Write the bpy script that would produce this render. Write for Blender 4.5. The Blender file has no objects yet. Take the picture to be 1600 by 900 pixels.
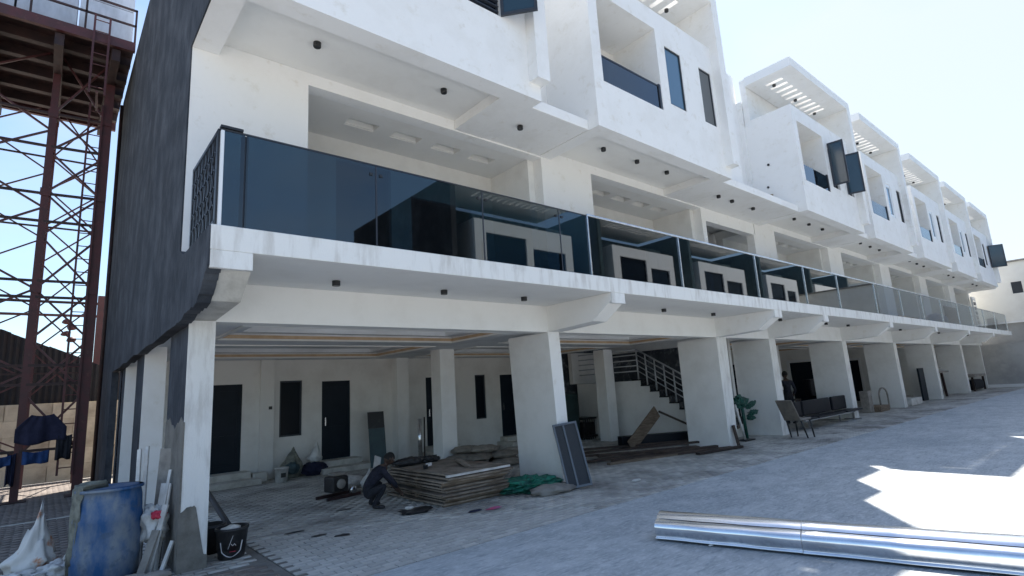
import bpy, bmesh, math, random
import numpy as np
from mathutils import Vector, Matrix
random.seed(7)
R = math.radians
sc = bpy.context.scene

# ---------------------------------------------------------------- camera
cam_d = bpy.data.cameras.new('camera'); cam = bpy.data.objects.new('camera', cam_d)
sc.collection.objects.link(cam); sc.camera = cam
cam_d.sensor_width = 36; cam_d.lens = 19.045; cam_d.clip_start = .05; cam_d.clip_end = 2000
yaw, pit, rol = R(40.843), R(10.597), R(-3.458)
d = Vector((math.sin(yaw)*math.cos(pit), math.cos(yaw)*math.cos(pit), math.sin(pit)))
r = Vector((math.cos(yaw), -math.sin(yaw), 0)); u = r.cross(d)
r2 = r*math.cos(rol)+u*math.sin(rol); u2 = -r*math.sin(rol)+u*math.cos(rol)
M = Matrix((r2, u2, -d)).transposed().to_4x4(); M.translation = Vector((0, 0, 1.65))
cam.matrix_world = M

# ---------------------------------------------------------------- light
SUN = Vector((.45, .34, 1)).normalized()          # direction towards the sun
el = math.asin(SUN.z); az = math.atan2(SUN.x, SUN.y)
sd = bpy.data.lights.new('sun', 'SUN'); sun = bpy.data.objects.new('sun', sd); sc.collection.objects.link(sun)
sd.energy = 4.5; sd.angle = R(.53); sd.color = (1, .94, .86)
sun.rotation_euler = SUN.to_track_quat('Z', 'Y').to_euler()
w = bpy.data.worlds.new('World'); sc.world = w; w.use_nodes = True
nt = w.node_tree; N = nt.nodes; L = nt.links; bg = N['Background']
sky = N.new('ShaderNodeTexSky'); sky.sky_type = 'NISHITA'; sky.sun_disc = False
sky.sun_elevation = el; sky.sun_rotation = az; sky.air_density = 1.0; sky.dust_density = 1.0; sky.ozone_density = 1.0
CLOUD = Vector((.93, .20, .30)).normalized()
tc = N.new('ShaderNodeTexCoord'); mp = N.new('ShaderNodeMapping'); mp.inputs['Scale'].default_value = (1.1, 1.6, 2.6)
mp.inputs['Rotation'].default_value = (0, R(-28), R(20)); mp.inputs['Location'].default_value = (1.35, .2, .55)
no = N.new('ShaderNodeTexNoise'); no.inputs['Scale'].default_value = 1.5; no.inputs['Detail'].default_value = 7; no.inputs['Roughness'].default_value = .55
rp = N.new('ShaderNodeValToRGB'); rp.color_ramp.elements[0].position = .42; rp.color_ramp.elements[1].position = .66
mx = N.new('ShaderNodeMixRGB'); mx.inputs[2].default_value = (3.55, 3.85, 4.1, 1)
ml = N.new('ShaderNodeMath'); ml.operation = 'MULTIPLY'; ml.inputs[1].default_value = .8
L.new(tc.outputs['Generated'], mp.inputs[0]); L.new(mp.outputs[0], no.inputs['Vector']); L.new(no.outputs['Fac'], rp.inputs[0])
# a thin bank of cloud standing in the eastern sky, fading out around itself
nrm = N.new('ShaderNodeVectorMath'); nrm.operation = 'NORMALIZE'; L.new(tc.outputs['Generated'], nrm.inputs[0])
dt = N.new('ShaderNodeVectorMath'); dt.operation = 'DOT_PRODUCT'; dt.inputs[1].default_value = CLOUD; L.new(nrm.outputs[0], dt.inputs[0])
mr = N.new('ShaderNodeMapRange'); mr.interpolation_type = 'SMOOTHSTEP'; mr.inputs[1].default_value = .925; mr.inputs[2].default_value = .985; L.new(dt.outputs['Value'], mr.inputs[0])
ad = N.new('ShaderNodeMath'); ad.operation = 'MULTIPLY_ADD'; ad.inputs[1].default_value = 1.0; ad.inputs[2].default_value = -.12; L.new(mr.outputs[0], ad.inputs[0])
bl = N.new('ShaderNodeMath'); bl.operation = 'MULTIPLY_ADD'; bl.inputs[1].default_value = .55; bl.use_clamp = True; L.new(rp.outputs[0], bl.inputs[0]); L.new(ad.outputs[0], bl.inputs[2])
L.new(bl.outputs[0], ml.inputs[0]); L.new(ml.outputs[0], mx.inputs[0]); ti = N.new('ShaderNodeMixRGB'); ti.blend_type = 'MULTIPLY'; ti.inputs[0].default_value = 1; ti.inputs[2].default_value = (.84, .915, .97, 1)
L.new(sky.outputs[0], ti.inputs[1]); L.new(ti.outputs[0], mx.inputs[1]); L.new(mx.outputs[0], bg.inputs[0])
bg.inputs[1].default_value = .096
sc.view_settings.view_transform = 'Standard'; sc.view_settings.look = 'None'
sc.view_settings.exposure = 1.44; sc.view_settings.gamma = 1
sc.render.engine = 'CYCLES'
sc.cycles.max_bounces = 10; sc.cycles.diffuse_bounces = 6; sc.cycles.transparent_max_bounces = 16
sc.cycles.caustics_reflective = False; sc.cycles.caustics_refractive = False

# ---------------------------------------------------------------- materials
def newmat(name):
    m = bpy.data.materials.new(name); m.use_nodes = True
    return m, m.node_tree.nodes, m.node_tree.links, m.node_tree.nodes['Principled BSDF']
def mat(name, col, rough=.8, metal=0, col2=None, scale=3, stretch=(1, 1, 1), lo=.4, hi=.65, amt=1, bump=0, bscale=60, spec=None, col3=None, scale3=.6, lo3=.5, hi3=.7, attr=None, rnd=0):
    m, n, l, p = newmat(name)
    c = None
    p.inputs['Roughness'].default_value = rough; p.inputs['Metallic'].default_value = metal
    p.inputs['Base Color'].default_value = (*col, 1)
    if spec is not None: p.inputs['Specular IOR Level'].default_value = spec
    t = n.new('ShaderNodeTexCoord')
    def layer(prev, c2, s, st, a, b, am):
        mpn = n.new('ShaderNodeMapping'); mpn.inputs['Scale'].default_value = st
        l.new(t.outputs['Object'], mpn.inputs[0])
        x = n.new('ShaderNodeTexNoise'); x.inputs['Scale'].default_value = s; x.inputs['Detail'].default_value = 6; x.inputs['Roughness'].default_value = .62
        l.new(mpn.outputs[0], x.inputs['Vector'])
        rr = n.new('ShaderNodeMapRange'); rr.inputs[1].default_value = a; rr.inputs[2].default_value = b; rr.inputs[4].default_value = am
        l.new(x.outputs['Fac'], rr.inputs[0])
        q = n.new('ShaderNodeMixRGB'); l.new(rr.outputs[0], q.inputs[0]); q.inputs[2].default_value = (*c2, 1)
        if prev is None: q.inputs[1].default_value = (*col, 1)
        else: l.new(prev, q.inputs[1])
        return q.outputs[0]
    if col2: c = layer(c, col2, scale, stretch, lo, hi, amt)
    if col3: c = layer(c, col3, scale3, (1, 1, 1), lo3, hi3, .8)
    if attr or rnd:
        q = n.new('ShaderNodeMixRGB'); q.blend_type = 'MULTIPLY'; q.inputs[0].default_value = 1
        if c is None: q.inputs[1].default_value = (*col, 1)
        else: l.new(c, q.inputs[1])
        mr = n.new('ShaderNodeMapRange'); amp = rnd or .3
        mr.inputs[3].default_value = 1-amp; mr.inputs[4].default_value = 1+amp*.6
        if attr:
            a = n.new('ShaderNodeAttribute'); a.attribute_name = attr; l.new(a.outputs['Fac'], mr.inputs[0])
        else:
            a = n.new('ShaderNodeObjectInfo'); l.new(a.outputs['Random'], mr.inputs[0])
        cmb = n.new('ShaderNodeCombineXYZ')
        for i in range(3): l.new(mr.outputs[0], cmb.inputs[i])
        l.new(cmb.outputs[0], q.inputs[2]); c = q.outputs[0]
    if c is not None: l.new(c, p.inputs['Base Color'])
    if bump:
        x = n.new('ShaderNodeTexNoise'); x.inputs['Scale'].default_value = bscale; x.inputs['Detail'].default_value = 5
        mpn = n.new('ShaderNodeMapping'); mpn.inputs['Scale'].default_value = stretch; l.new(t.outputs['Object'], mpn.inputs[0]); l.new(mpn.outputs[0], x.inputs['Vector'])
        b = n.new('ShaderNodeBump'); b.inputs['Strength'].default_value = bump; b.inputs['Distance'].default_value = .01
        l.new(x.outputs['Fac'], b.inputs['Height']); l.new(b.outputs[0], p.inputs['Normal'])
    return m
def glassmat(name, tint, refl_tint=(1, 1, 1), ior=1.55):
    m, n, l, p = newmat(name); n.remove(p)
    out = n['Material Output']
    tr = n.new('ShaderNodeBsdfTransparent'); tr.inputs[0].default_value = (*tint, 1)
    g = n.new('ShaderNodeBsdfGlossy'); g.inputs['Roughness'].default_value = .015; g.inputs[0].default_value = (*refl_tint, 1)
    f = n.new('ShaderNodeFresnel'); f.inputs['IOR'].default_value = ior
    mix = n.new('ShaderNodeMixShader')
    ge = n.new('ShaderNodeNewGeometry'); iv = n.new('ShaderNodeMath'); iv.operation = 'SUBTRACT'; iv.inputs[0].default_value = 1; l.new(ge.outputs['Backfacing'], iv.inputs[1])
    mu = n.new('ShaderNodeMath'); mu.operation = 'MULTIPLY'; l.new(f.outputs[0], mu.inputs[0]); l.new(iv.outputs[0], mu.inputs[1]); l.new(mu.outputs[0], mix.inputs[0]); l.new(tr.outputs[0], mix.inputs[1]); l.new(g.outputs[0], mix.inputs[2])
    l.new(mix.outputs[0], out.inputs[0]); return m

WHITE = mat('white_paint', (.82, .82, .81), .75, col2=(.72, .71, .68), scale=1.3, lo=.5, hi=.78, amt=.8, bump=.45, bscale=14, col3=(.70, .68, .63), scale3=5, lo3=.58, hi3=.72)
SOFFIT = mat('soffit_paint', (.80, .79, .76), .85, col2=(.70, .68, .64), scale=2, lo=.5, hi=.8, amt=.6, bump=.15, bscale=30)
EDGE = mat('weathered_whitewash', (.76, .76, .74), .85, col2=(.50, .48, .45), scale=3.2, stretch=(2.6, 2.6, .5), lo=.47, hi=.72, amt=.85, bump=.5, bscale=45, col3=(.42, .41, .39), scale3=1.6, lo3=.62, hi3=.8)
SPLASH = mat('bare_cement', (.20, .19, .17), .95, col2=(.12, .115, .10), scale=3.5, lo=.42, hi=.66, bump=.7, bscale=40, col3=(.30, .285, .25), scale3=2.2, lo3=.55, hi3=.75)
RAW = mat('stained_concrete', (.56, .54, .49), .92, col2=(.34, .32, .28), scale=3.5, lo=.45, hi=.7, amt=.9, bump=.6, bscale=40, col3=(.16, .15, .13), scale3=5, lo3=.66, hi3=.78)
PART = mat('partition_paint', (.78, .78, .76), .8, col2=(.64, .63, .60), scale=1.8, lo=.45, hi=.75, amt=.7, bump=.2, bscale=30)
REAR = mat('rear_wall_paint', (.74, .73, .70), .85, col2=(.56, .54, .50), scale=1.2, lo=.45, hi=.75, amt=.8, bump=.2)
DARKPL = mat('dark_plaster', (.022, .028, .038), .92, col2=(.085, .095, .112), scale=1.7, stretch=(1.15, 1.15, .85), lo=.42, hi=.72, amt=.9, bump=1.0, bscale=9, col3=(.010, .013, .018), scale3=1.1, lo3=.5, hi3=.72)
CEIL = mat('ceiling_paint', (.80, .81, .82), .7, col2=(.52, .52, .52), scale=1, amt=.5)
GOLD = mat('gold_trim', (.56, .40, .25), .5, col2=(.46, .31, .18), scale=4)
BLACK = mat('black_metal', (.015, .016, .018), .4)
BLACKP = mat('black_plastic', (.018, .018, .02), .45, col2=(.06, .055, .05), scale=8, lo=.55, hi=.75, amt=.7)
NAVY = mat('navy_door_paint', (.006, .012, .020), .5, col2=(.009, .016, .026), scale=3, spec=.2)
FRAME = mat('dark_window_frame', (.035, .042, .055), .45, spec=.3)
WFRAME = mat('white_window_frame', (.72, .74, .76), .35)
BRUSH = mat('brushed_rail_metal', (.50, .52, .54), .45, .2)
CHROME = mat('stainless_steel', (.66, .68, .70), .22, 1, col2=(.55, .56, .58), scale=6)
RED = mat('red_oxide_steel', (.085, .022, .024), .55, col2=(.06, .022, .022), scale=5, lo=.4, hi=.65, bump=.3, bscale=30, col3=(.13, .05, .04), scale3=9, lo3=.62, hi3=.72)
DRED = mat('dark_rust_steel', (.022, .011, .012), .65, col2=(.045, .02, .018), scale=4)
TANK = mat('galvanised_tank_panel', (.50, .53, .58), .5, .35, col2=(.38, .40, .44), scale=4, stretch=(1, 1, .3))
WOOD = mat('weathered_timber', (.24, .18, .13), .85, col2=(.11, .08, .057), scale=5, stretch=(.6, 5, 5), lo=.4, hi=.65, bump=.5, bscale=30, rnd=.35)
PLY = mat('cement_stained_plywood', (.30, .25, .20), .9, col2=(.15, .115, .085), scale=3, lo=.42, hi=.62, bump=.5, bscale=24, col3=(.30, .15, .11), scale3=2.4, lo3=.6, hi3=.7, rnd=.3)
DWOOD = mat('dark_timber', (.040, .026, .021), .8, col2=(.085, .058, .043), scale=6, stretch=(.8, 4, 4), lo=.45, hi=.7, bump=.4, rnd=.35)
CREAMW = mat('cream_block_wall', (.60, .52, .40), .9, col2=(.40, .33, .25), scale=2, lo=.45, hi=.7, bump=.5, bscale=30, rnd=.08)
SHEET = mat('dark_corrugated_sheet', (.012, .011, .014), .8, col2=(.022, .014, .015), scale=3, lo=.45, hi=.65, amt=.8)
BLUE = mat('blue_plastic_drum', (.015, .085, .23), .6, col2=(.24, .27, .29), scale=4.5, stretch=(1, 1, .45), lo=.40, hi=.64, amt=.85, bump=.3, bscale=20, col3=(.06, .10, .16), scale3=9, lo3=.56, hi3=.7)
CLOTH = mat('dusty_green_tarpaulin', (.24, .245, .205), .9, col2=(.10, .105, .09), scale=9, bump=.6, bscale=22)
SACKW = mat('white_polypropylene_sack', (.66, .66, .64), .65, col2=(.45, .44, .42), scale=7, bump=.5, bscale=18)
SACKO = mat('orange_printed_sack', (.66, .64, .60), .65, col2=(.52, .24, .13), scale=3.6, lo=.53, hi=.60, bump=.5, bscale=18)
TILEW = mat('white_offcut', (.70, .69, .66), .5, col2=(.50, .48, .45), scale=5, rnd=.15)
GREYO = mat('grey_offcut', (.30, .28, .25), .8, col2=(.18, .165, .15), scale=5)
GREEN = mat('green_mesh_netting', (.015, .20, .13), .75, col2=(.008, .07, .055), scale=9, lo=.42, hi=.6, bump=1, bscale=50)
GREENP = mat('green_plastic', (.006, .085, .062), .6, col2=(.003, .035, .028), scale=8, bump=.8, bscale=30)
PINK = mat('pink_plastic_bag', (.55, .10, .20), .5, col2=(.35, .10, .25), scale=9)
CEMENT = mat('cement_sack_paper', (.27, .24, .20), .9, col2=(.17, .15, .125), scale=5, bump=.6, bscale=18, rnd=.2)
BLUET = mat('blue_tarpaulin', (.02, .17, .34), .5, col2=(.01, .08, .20), scale=6)
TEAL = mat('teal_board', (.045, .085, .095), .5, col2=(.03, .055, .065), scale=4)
DGREEN = mat('dark_green_tank', (.02, .045, .045), .45, col2=(.012, .026, .028), scale=3)
CHAIRM = mat('taupe_plastic', (.20, .18, .155), .5, col2=(.14, .125, .11), scale=7)
LEATHER = mat('black_leatherette', (.006, .008, .013), .55, col2=(.010, .012, .018), scale=6, spec=.2)
SKIN = mat('dark_skin', (.085, .048, .033), .55, col2=(.035, .02, .014), scale=12)
WALLBX = mat('brass_fitting', (.22, .15, .07), .5)
SHIRT = mat('navy_shirt', (.005, .006, .013), .9, col2=(.02, .022, .04), scale=12, bump=.4)
TROUS = mat('black_trousers', (.010, .011, .016), .9, col2=(.018, .02, .028), scale=10, bump=.4)
HAIR = mat('black_hair', (.008, .007, .007), .8, bump=.8, bscale=180)
BLUESH = mat('blue_cloth', (.015, .055, .17), .9, col2=(.01, .03, .10), scale=7, bump=.5)
NAVYSH = mat('navy_cloth', (.010, .012, .035), .9, col2=(.018, .02, .05), scale=7, bump=.5)
MARBLE = mat('dark_veined_marble', (.05, .062, .078), .3, col2=(.22, .24, .26), scale=4.5, lo=.52, hi=.64, amt=.8, col3=(.02, .026, .035), scale3=2.5, lo3=.5, hi3=.6)
STEP = mat('black_granite', (.014, .016, .02), .25, col2=(.03, .033, .04), scale=20)
FAR = mat('far_cream_render', (.78, .76, .70), .85, col2=(.68, .65, .59), scale=.8, lo=.45, hi=.75)
FARG = mat('far_grey_render', (.40, .40, .39), .9, col2=(.30, .30, .295), scale=.7, lo=.42, hi=.7, col3=(.46, .45, .43), scale3=2)
YARD = mat('dusty_blue_grey_paving', (.45, .475, .485), .82, col2=(.31, .335, .35), scale=1.3, stretch=(1, 2.2, 1), lo=.38, hi=.68, amt=1, bump=.9, bscale=11, col3=(.54, .56, .565), scale3=4.2, lo3=.5, hi3=.68)
def extra_stains(m):
    n, l = m.node_tree.nodes, m.node_tree.links; p = n['Principled BSDF']; prev = p.inputs['Base Color'].links[0].from_socket
    t = n.new('ShaderNodeTexCoord')
    for sc_, st, lo, hi, c, am in ((.32, (1, 1, 1), .50, .62, (.27, .30, .325), .7), (13, (1, 2.6, 1), .50, .64, (.58, .61, .62), .7), (6, (.6, 3.0, 1), .52, .66, (.22, .25, .275), .75), (2.1, (1, 1, 1), .66, .70, (.52, .52, .50), .6)):
        mp_ = n.new('ShaderNodeMapping'); mp_.inputs['Scale'].default_value = st; mp_.inputs['Rotation'].default_value = (0, 0, .5); l.new(t.outputs['Object'], mp_.inputs[0])
        x = n.new('ShaderNodeTexNoise'); x.inputs['Scale'].default_value = sc_; x.inputs['Detail'].default_value = 8; x.inputs['Roughness'].default_value = .7; l.new(mp_.outputs[0], x.inputs['Vector'])
        r_ = n.new('ShaderNodeMapRange'); r_.inputs[1].default_value = lo; r_.inputs[2].default_value = hi; r_.inputs[4].default_value = am; l.new(x.outputs['Fac'], r_.inputs[0])
        q = n.new('ShaderNodeMixRGB'); l.new(r_.outputs[0], q.inputs[0]); l.new(prev, q.inputs[1]); q.inputs[2].default_value = (*c, 1); prev = q.outputs[0]
    l.new(prev, p.inputs['Base Color'])
extra_stains(YARD)
STRIPI = mat('grey_brown_paver', (.56, .545, .51), .88, col2=(.27, .255, .235), scale=1.1, lo=.42, hi=.7, bump=.3, bscale=60, rnd=.16)
STRIPJ = mat('grey_brown_pavers', (.54, .525, .49), .88, col2=(.25, .235, .215), scale=.8, lo=.42, hi=.66, bump=.3, bscale=60, attr='tone', rnd=.2)
BROWNJ = mat('brown_pavers', (.25, .215, .19), .9, col2=(.17, .145, .13), scale=1.5, lo=.42, hi=.7, bump=.4, bscale=50, attr='tone', rnd=.2)
JOINT = mat('joint_sand', (.15, .14, .125), .95, col2=(.22, .21, .19), scale=2, bump=.4)
EARTH = mat('dusty_ground', (.36, .33, .29), .95, col2=(.28, .25, .21), scale=.3, bump=.3)
WARM = mat('trough_lining', (.80, .79, .76), .6)
PVC = mat('grey_pipe_plastic', (.05, .05, .055), .5)
FOIL = mat('bright_aluminium_sheet', (.82, .84, .87), .2, 1, col2=(.66, .67, .69), scale=2.1, stretch=(3, .7, 3), lo=.45, hi=.7, bump=.06, bscale=3)
FOILU = mat('dusty_aluminium_sheet', (.58, .59, .60), .3, 1, col2=(.40, .40, .39), scale=2, stretch=(.5, 3, 3))
LOGO = mat('printed_white_mark', (.72, .70, .70), .5)
LOGOR = mat('printed_red_mark', (.55, .03, .07), .5)
MESHM = mat('insect_mesh', (.045, .05, .058), .8, col2=(.03, .034, .04), scale=120)
SCRF = mat('grey_aluminium_frame', (.13, .14, .15), .4, .5)
CURTAIN = mat('grey_inner_blind', (.13, .14, .145), .8)
GLASS = glassmat('blue_tinted_glass', (.14, .22, .27), (.88, .96, .98), ior=1.8)
GLASSG = glassmat('smoky_grey_glass', (.085, .115, .145), (.92, .97, 1), ior=1.85)
GLASSC = glassmat('clear_grey_glass', (.60, .64, .67), ior=1.25)
WGLASS = mat('reflective_window_glass', (.055, .115, .17), .08, 0, spec=1.0)
WGLASSB = mat('black_window_glass', (.004, .008, .014), .2, 0, spec=.14)
SASHG = mat('teal_sash_glass', (.02, .045, .065), .1, 0, spec=.7)

# ---------------------------------------------------------------- helpers
COL = sc.collection
class T:
    """a thing: an Empty at its base that parents its parts; o = the empty, org = its place in the world"""
    def __init__(s, name, label, cat, loc=(0, 0, 0), rz=0, group=None, rot=None):
        s.o = bpy.data.objects.new(name, None); COL.objects.link(s.o); s.o.empty_display_size = .2
        s.o.location = loc; s.o.rotation_euler = rot or (0, 0, rz)
        s.o['label'] = label; s.o['category'] = cat
        if group: s.o['group'] = group
        s.org = Vector(loc)
def tag(o, label, cat, group=None):
    o['label'] = label; o['category'] = cat
    if group: o['group'] = group
    return o
def link(name, me, m, parent=None, shift=None):
    """link a mesh as an object. parent may be a T or an object; shift = Vector taken off world-built vertices"""
    ms = m if isinstance(m, (list, tuple)) else [m]
    if not me.materials:
        for x in ms: me.materials.append(x)
    o = bpy.data.objects.new(name, me); COL.objects.link(o)
    if shift is not None: me.transform(Matrix.Translation(-Vector(shift)))
    if parent is not None: o.parent = parent.o if isinstance(parent, T) else parent
    return o
def box(x0, x1, y0, y1, z0, z1): return (x0, x1, y0, y1, z0, z1)
def solidmesh(name, add, sub=()):
    ax = []
    for a in range(3):
        s = sorted({round(b[2*a+k], 5) for b in list(add)+list(sub) for k in (0, 1)})
        ax.append(s)
    nx, ny, nz = (len(a)-1 for a in ax)
    occ = np.zeros((nx+2, ny+2, nz+2), bool)
    def rng(b):
        return tuple(slice(ax[a].index(round(b[2*a], 5))+1, ax[a].index(round(b[2*a+1], 5))+1) for a in range(3))
    for b in add: occ[rng(b)] = True
    for b in sub: occ[rng(b)] = False
    vid = {}; vs = []; fs = []
    def v(i, j, k):
        key = (i, j, k)
        if key not in vid: vid[key] = len(vs); vs.append((ax[0][i], ax[1][j], ax[2][k]))
        return vid[key]
    for i, j, k in zip(*np.nonzero(occ)):
        i0, j0, k0 = i-1, j-1, k-1; i1, j1, k1 = i, j, k
        if not occ[i-1, j, k]: fs.append((v(i0, j0, k0), v(i0, j0, k1), v(i0, j1, k1), v(i0, j1, k0)))
        if not occ[i+1, j, k]: fs.append((v(i1, j0, k0), v(i1, j1, k0), v(i1, j1, k1), v(i1, j0, k1)))
        if not occ[i, j-1, k]: fs.append((v(i0, j0, k0), v(i1, j0, k0), v(i1, j0, k1), v(i0, j0, k1)))
        if not occ[i, j+1, k]: fs.append((v(i0, j1, k0), v(i0, j1, k1), v(i1, j1, k1), v(i1, j1, k0)))
        if not occ[i, j, k-1]: fs.append((v(i0, j0, k0), v(i0, j1, k0), v(i1, j1, k0), v(i1, j0, k0)))
        if not occ[i, j, k+1]: fs.append((v(i0, j0, k1), v(i1, j0, k1), v(i1, j1, k1), v(i0, j1, k1)))
    me = bpy.data.meshes.new(name); me.from_pydata(vs, [], fs); me.update()
    return me
def solid(name, m, parent, add, sub=(), bev=0, local=False):
    """union of axis boxes minus boxes, world coordinates unless local"""
    if not isinstance(add, list): add = [add]
    me = solidmesh(name, add, sub)
    sh = None if (local or parent is None) else (parent.org if isinstance(parent, T) else parent.get('_org', (0, 0, 0)))
    o = link(name, me, m, parent, None if sh is None else Vector(sh))
    if sh is not None: ORG[o.name] = Vector(sh)
    if bev:
        b = o.modifiers.new('bevel', 'BEVEL'); b.width = bev; b.segments = 2; b.limit_method = 'ANGLE'
    return o
ORG = {}
def sub(name, m, parent, add, subs=(), bev=0, local=False):
    """sub-part of a part object built in the same frame as its part"""
    if not isinstance(add, list): add = [add]
    me = solidmesh(name, add, subs)
    o = link(name, me, m, parent, ORG.get(parent.name) if not local else None)
    if bev:
        b = o.modifiers.new('bevel', 'BEVEL'); b.width = bev; b.segments = 2; b.limit_method = 'ANGLE'
    return o
def prism(name, m, parent, poly, axis, a, b, local=False, bev=0):
    """extrude a polygon of the two other axes along axis from a to b"""
    me = bpy.data.meshes.new(name); n = len(poly)
    def P(p, q):
        if axis == 0: return (q, p[0], p[1])
        if axis == 1: return (p[0], q, p[1])
        return (p[0], p[1], q)
    vs = [P(p, a) for p in poly]+[P(p, b) for p in poly]
    fs = [tuple(range(n)), tuple(range(2*n-1, n-1, -1))]+[(i, (i+1) % n, n+(i+1) % n, n+i)[::-1] for i in range(n)]
    me.from_pydata(vs, [], fs); me.update()
    bm = bmesh.new(); bm.from_mesh(me); bmesh.ops.recalc_face_normals(bm, faces=bm.faces); bm.to_mesh(me); bm.free()
    sh = None if (local or parent is None) else (parent.org if isinstance(parent, T) else ORG.get(parent.name))
    o = link(name, me, m, parent, sh)
    if bev:
        q = o.modifiers.new('bevel', 'BEVEL'); q.width = bev; q.segments = 2; q.limit_method = 'ANGLE'
    return o
def bmobj(name, bm, m, parent=None, smooth=False, shift=None):
    me = bpy.data.meshes.new(name); bmesh.ops.recalc_face_normals(bm, faces=bm.faces); bm.to_mesh(me); bm.free()
    if smooth:
        for p in me.polygons: p.use_smooth = True
    return link(name, me, m, parent, shift)
def tube(bm, a, b, r0, r1=None, seg=10, cap=True):
    a = Vector(a); b = Vector(b); r1 = r0 if r1 is None else r1
    q = (b-a).to_track_quat('Z', 'Y'); h = (b-a).length
    ring0 = []; ring1 = []
    for i in range(seg):
        t = 2*math.pi*i/seg; c, s = math.cos(t), math.sin(t)
        ring0.append(bm.verts.new(a+q @ Vector((r0*c, r0*s, 0)))); ring1.append(bm.verts.new(a+q @ Vector((r1*c, r1*s, h))))
    for i in range(seg):
        bm.faces.new((ring0[i], ring0[(i+1) % seg], ring1[(i+1) % seg], ring1[i]))
    if cap: bm.faces.new(ring0[::-1]); bm.faces.new(ring1)
def beam(bm, a, b, w_, h_, up=(0, 0, 1)):
    """rectangular bar from a to b"""
    a = Vector(a); b = Vector(b); t = (b-a).normalized(); upv = Vector(up)
    s = t.cross(upv)
    if s.length < 1e-4: s = t.cross(Vector((0, 1, 0)))
    s.normalize(); n_ = s.cross(t)
    vs = []
    for p in (a, b):
        for i, j in ((-1, -1), (1, -1), (1, 1), (-1, 1)): vs.append(bm.verts.new(p+s*(i*w_/2)+n_*(j*h_/2)))
    for f in ((0, 1, 2, 3), (7, 6, 5, 4), (0, 4, 5, 1), (1, 5, 6, 2), (2, 6, 7, 3), (3, 7, 4, 0)): bm.faces.new([vs[i] for i in f])
def bx(bm, x0, x1, y0, y1, z0, z1):
    v = [bm.verts.new(p) for p in ((x0, y0, z0), (x1, y0, z0), (x1, y1, z0), (x0, y1, z0), (x0, y0, z1), (x1, y0, z1), (x1, y1, z1), (x0, y1, z1))]
    for f in ((0, 3, 2, 1), (4, 5, 6, 7), (0, 1, 5, 4), (1, 2, 6, 5), (2, 3, 7, 6), (3, 0, 4, 7)): bm.faces.new([v[i] for i in f])
def lathe(bm, prof, c=(0, 0, 0), seg=24):
    rings = []
    for rr, z in prof: rings.append([bm.verts.new((c[0]+rr*math.cos(2*math.pi*i/seg), c[1]+rr*math.sin(2*math.pi*i/seg), c[2]+z)) for i in range(seg)])
    for a, b in zip(rings, rings[1:]):
        for i in range(seg): bm.faces.new((a[i], a[(i+1) % seg], b[(i+1) % seg], b[i]))
    bm.faces.new(rings[0][::-1]); bm.faces.new(rings[-1])
def lump(bm, c, rad, amp=.25, seed=0, sub_=3, freq=3.0, flat=True):
    """an uneven soft lump (sack, heap)"""
    from mathutils import noise
    r0 = bmesh.ops.create_icosphere(bm, subdivisions=sub_, radius=1)
    for v in r0['verts']:
        n_ = noise.noise(v.co*freq+Vector((seed*3.7, seed, 0)))+.5*noise.noise(v.co*freq*2.3+Vector((seed, 5, seed)))
        k = 1+amp*n_; p = Vector((v.co.x*rad[0]*k, v.co.y*rad[1]*k, v.co.z*rad[2]*k))
        if flat and p.z < -rad[2]*.82: p.z = -rad[2]*.82
        v.co = p+Vector(c)
def copytree(o, parent=None):
    c = o.copy(); COL.objects.link(c)
    if parent is not None: c.parent = parent
    for ch in o.children: copytree(ch, c)
    return c

DLIGHT = None
def downlight(parent, x, y, z):
    """black surface-mounted can hanging from a soffit at height z"""
    global DLIGHT
    if DLIGHT is None:
        bm = bmesh.new(); lathe(bm, [(.044, 0), (.048, .008), (.048, .062), (.02, .066)], (0, 0, -.066), 16)
        me = bpy.data.meshes.new('downlight'); bmesh.ops.recalc_face_normals(bm, faces=bm.faces); bm.to_mesh(me); bm.free(); me.materials.append(BLACK)
        bm = bmesh.new(); lathe(bm, [(.03, 0), (.03, .008)], (0, 0, -.073), 14)
        m2 = bpy.data.meshes.new('lens'); bm.to_mesh(m2); bm.free(); m2.materials.append(WARM)
        DLIGHT = (me, m2)
    o = bpy.data.objects.new('downlight', DLIGHT[0]); COL.objects.link(o); o.parent = parent.o; o.location = Vector((x, y, z))-parent.org
    return o

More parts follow.
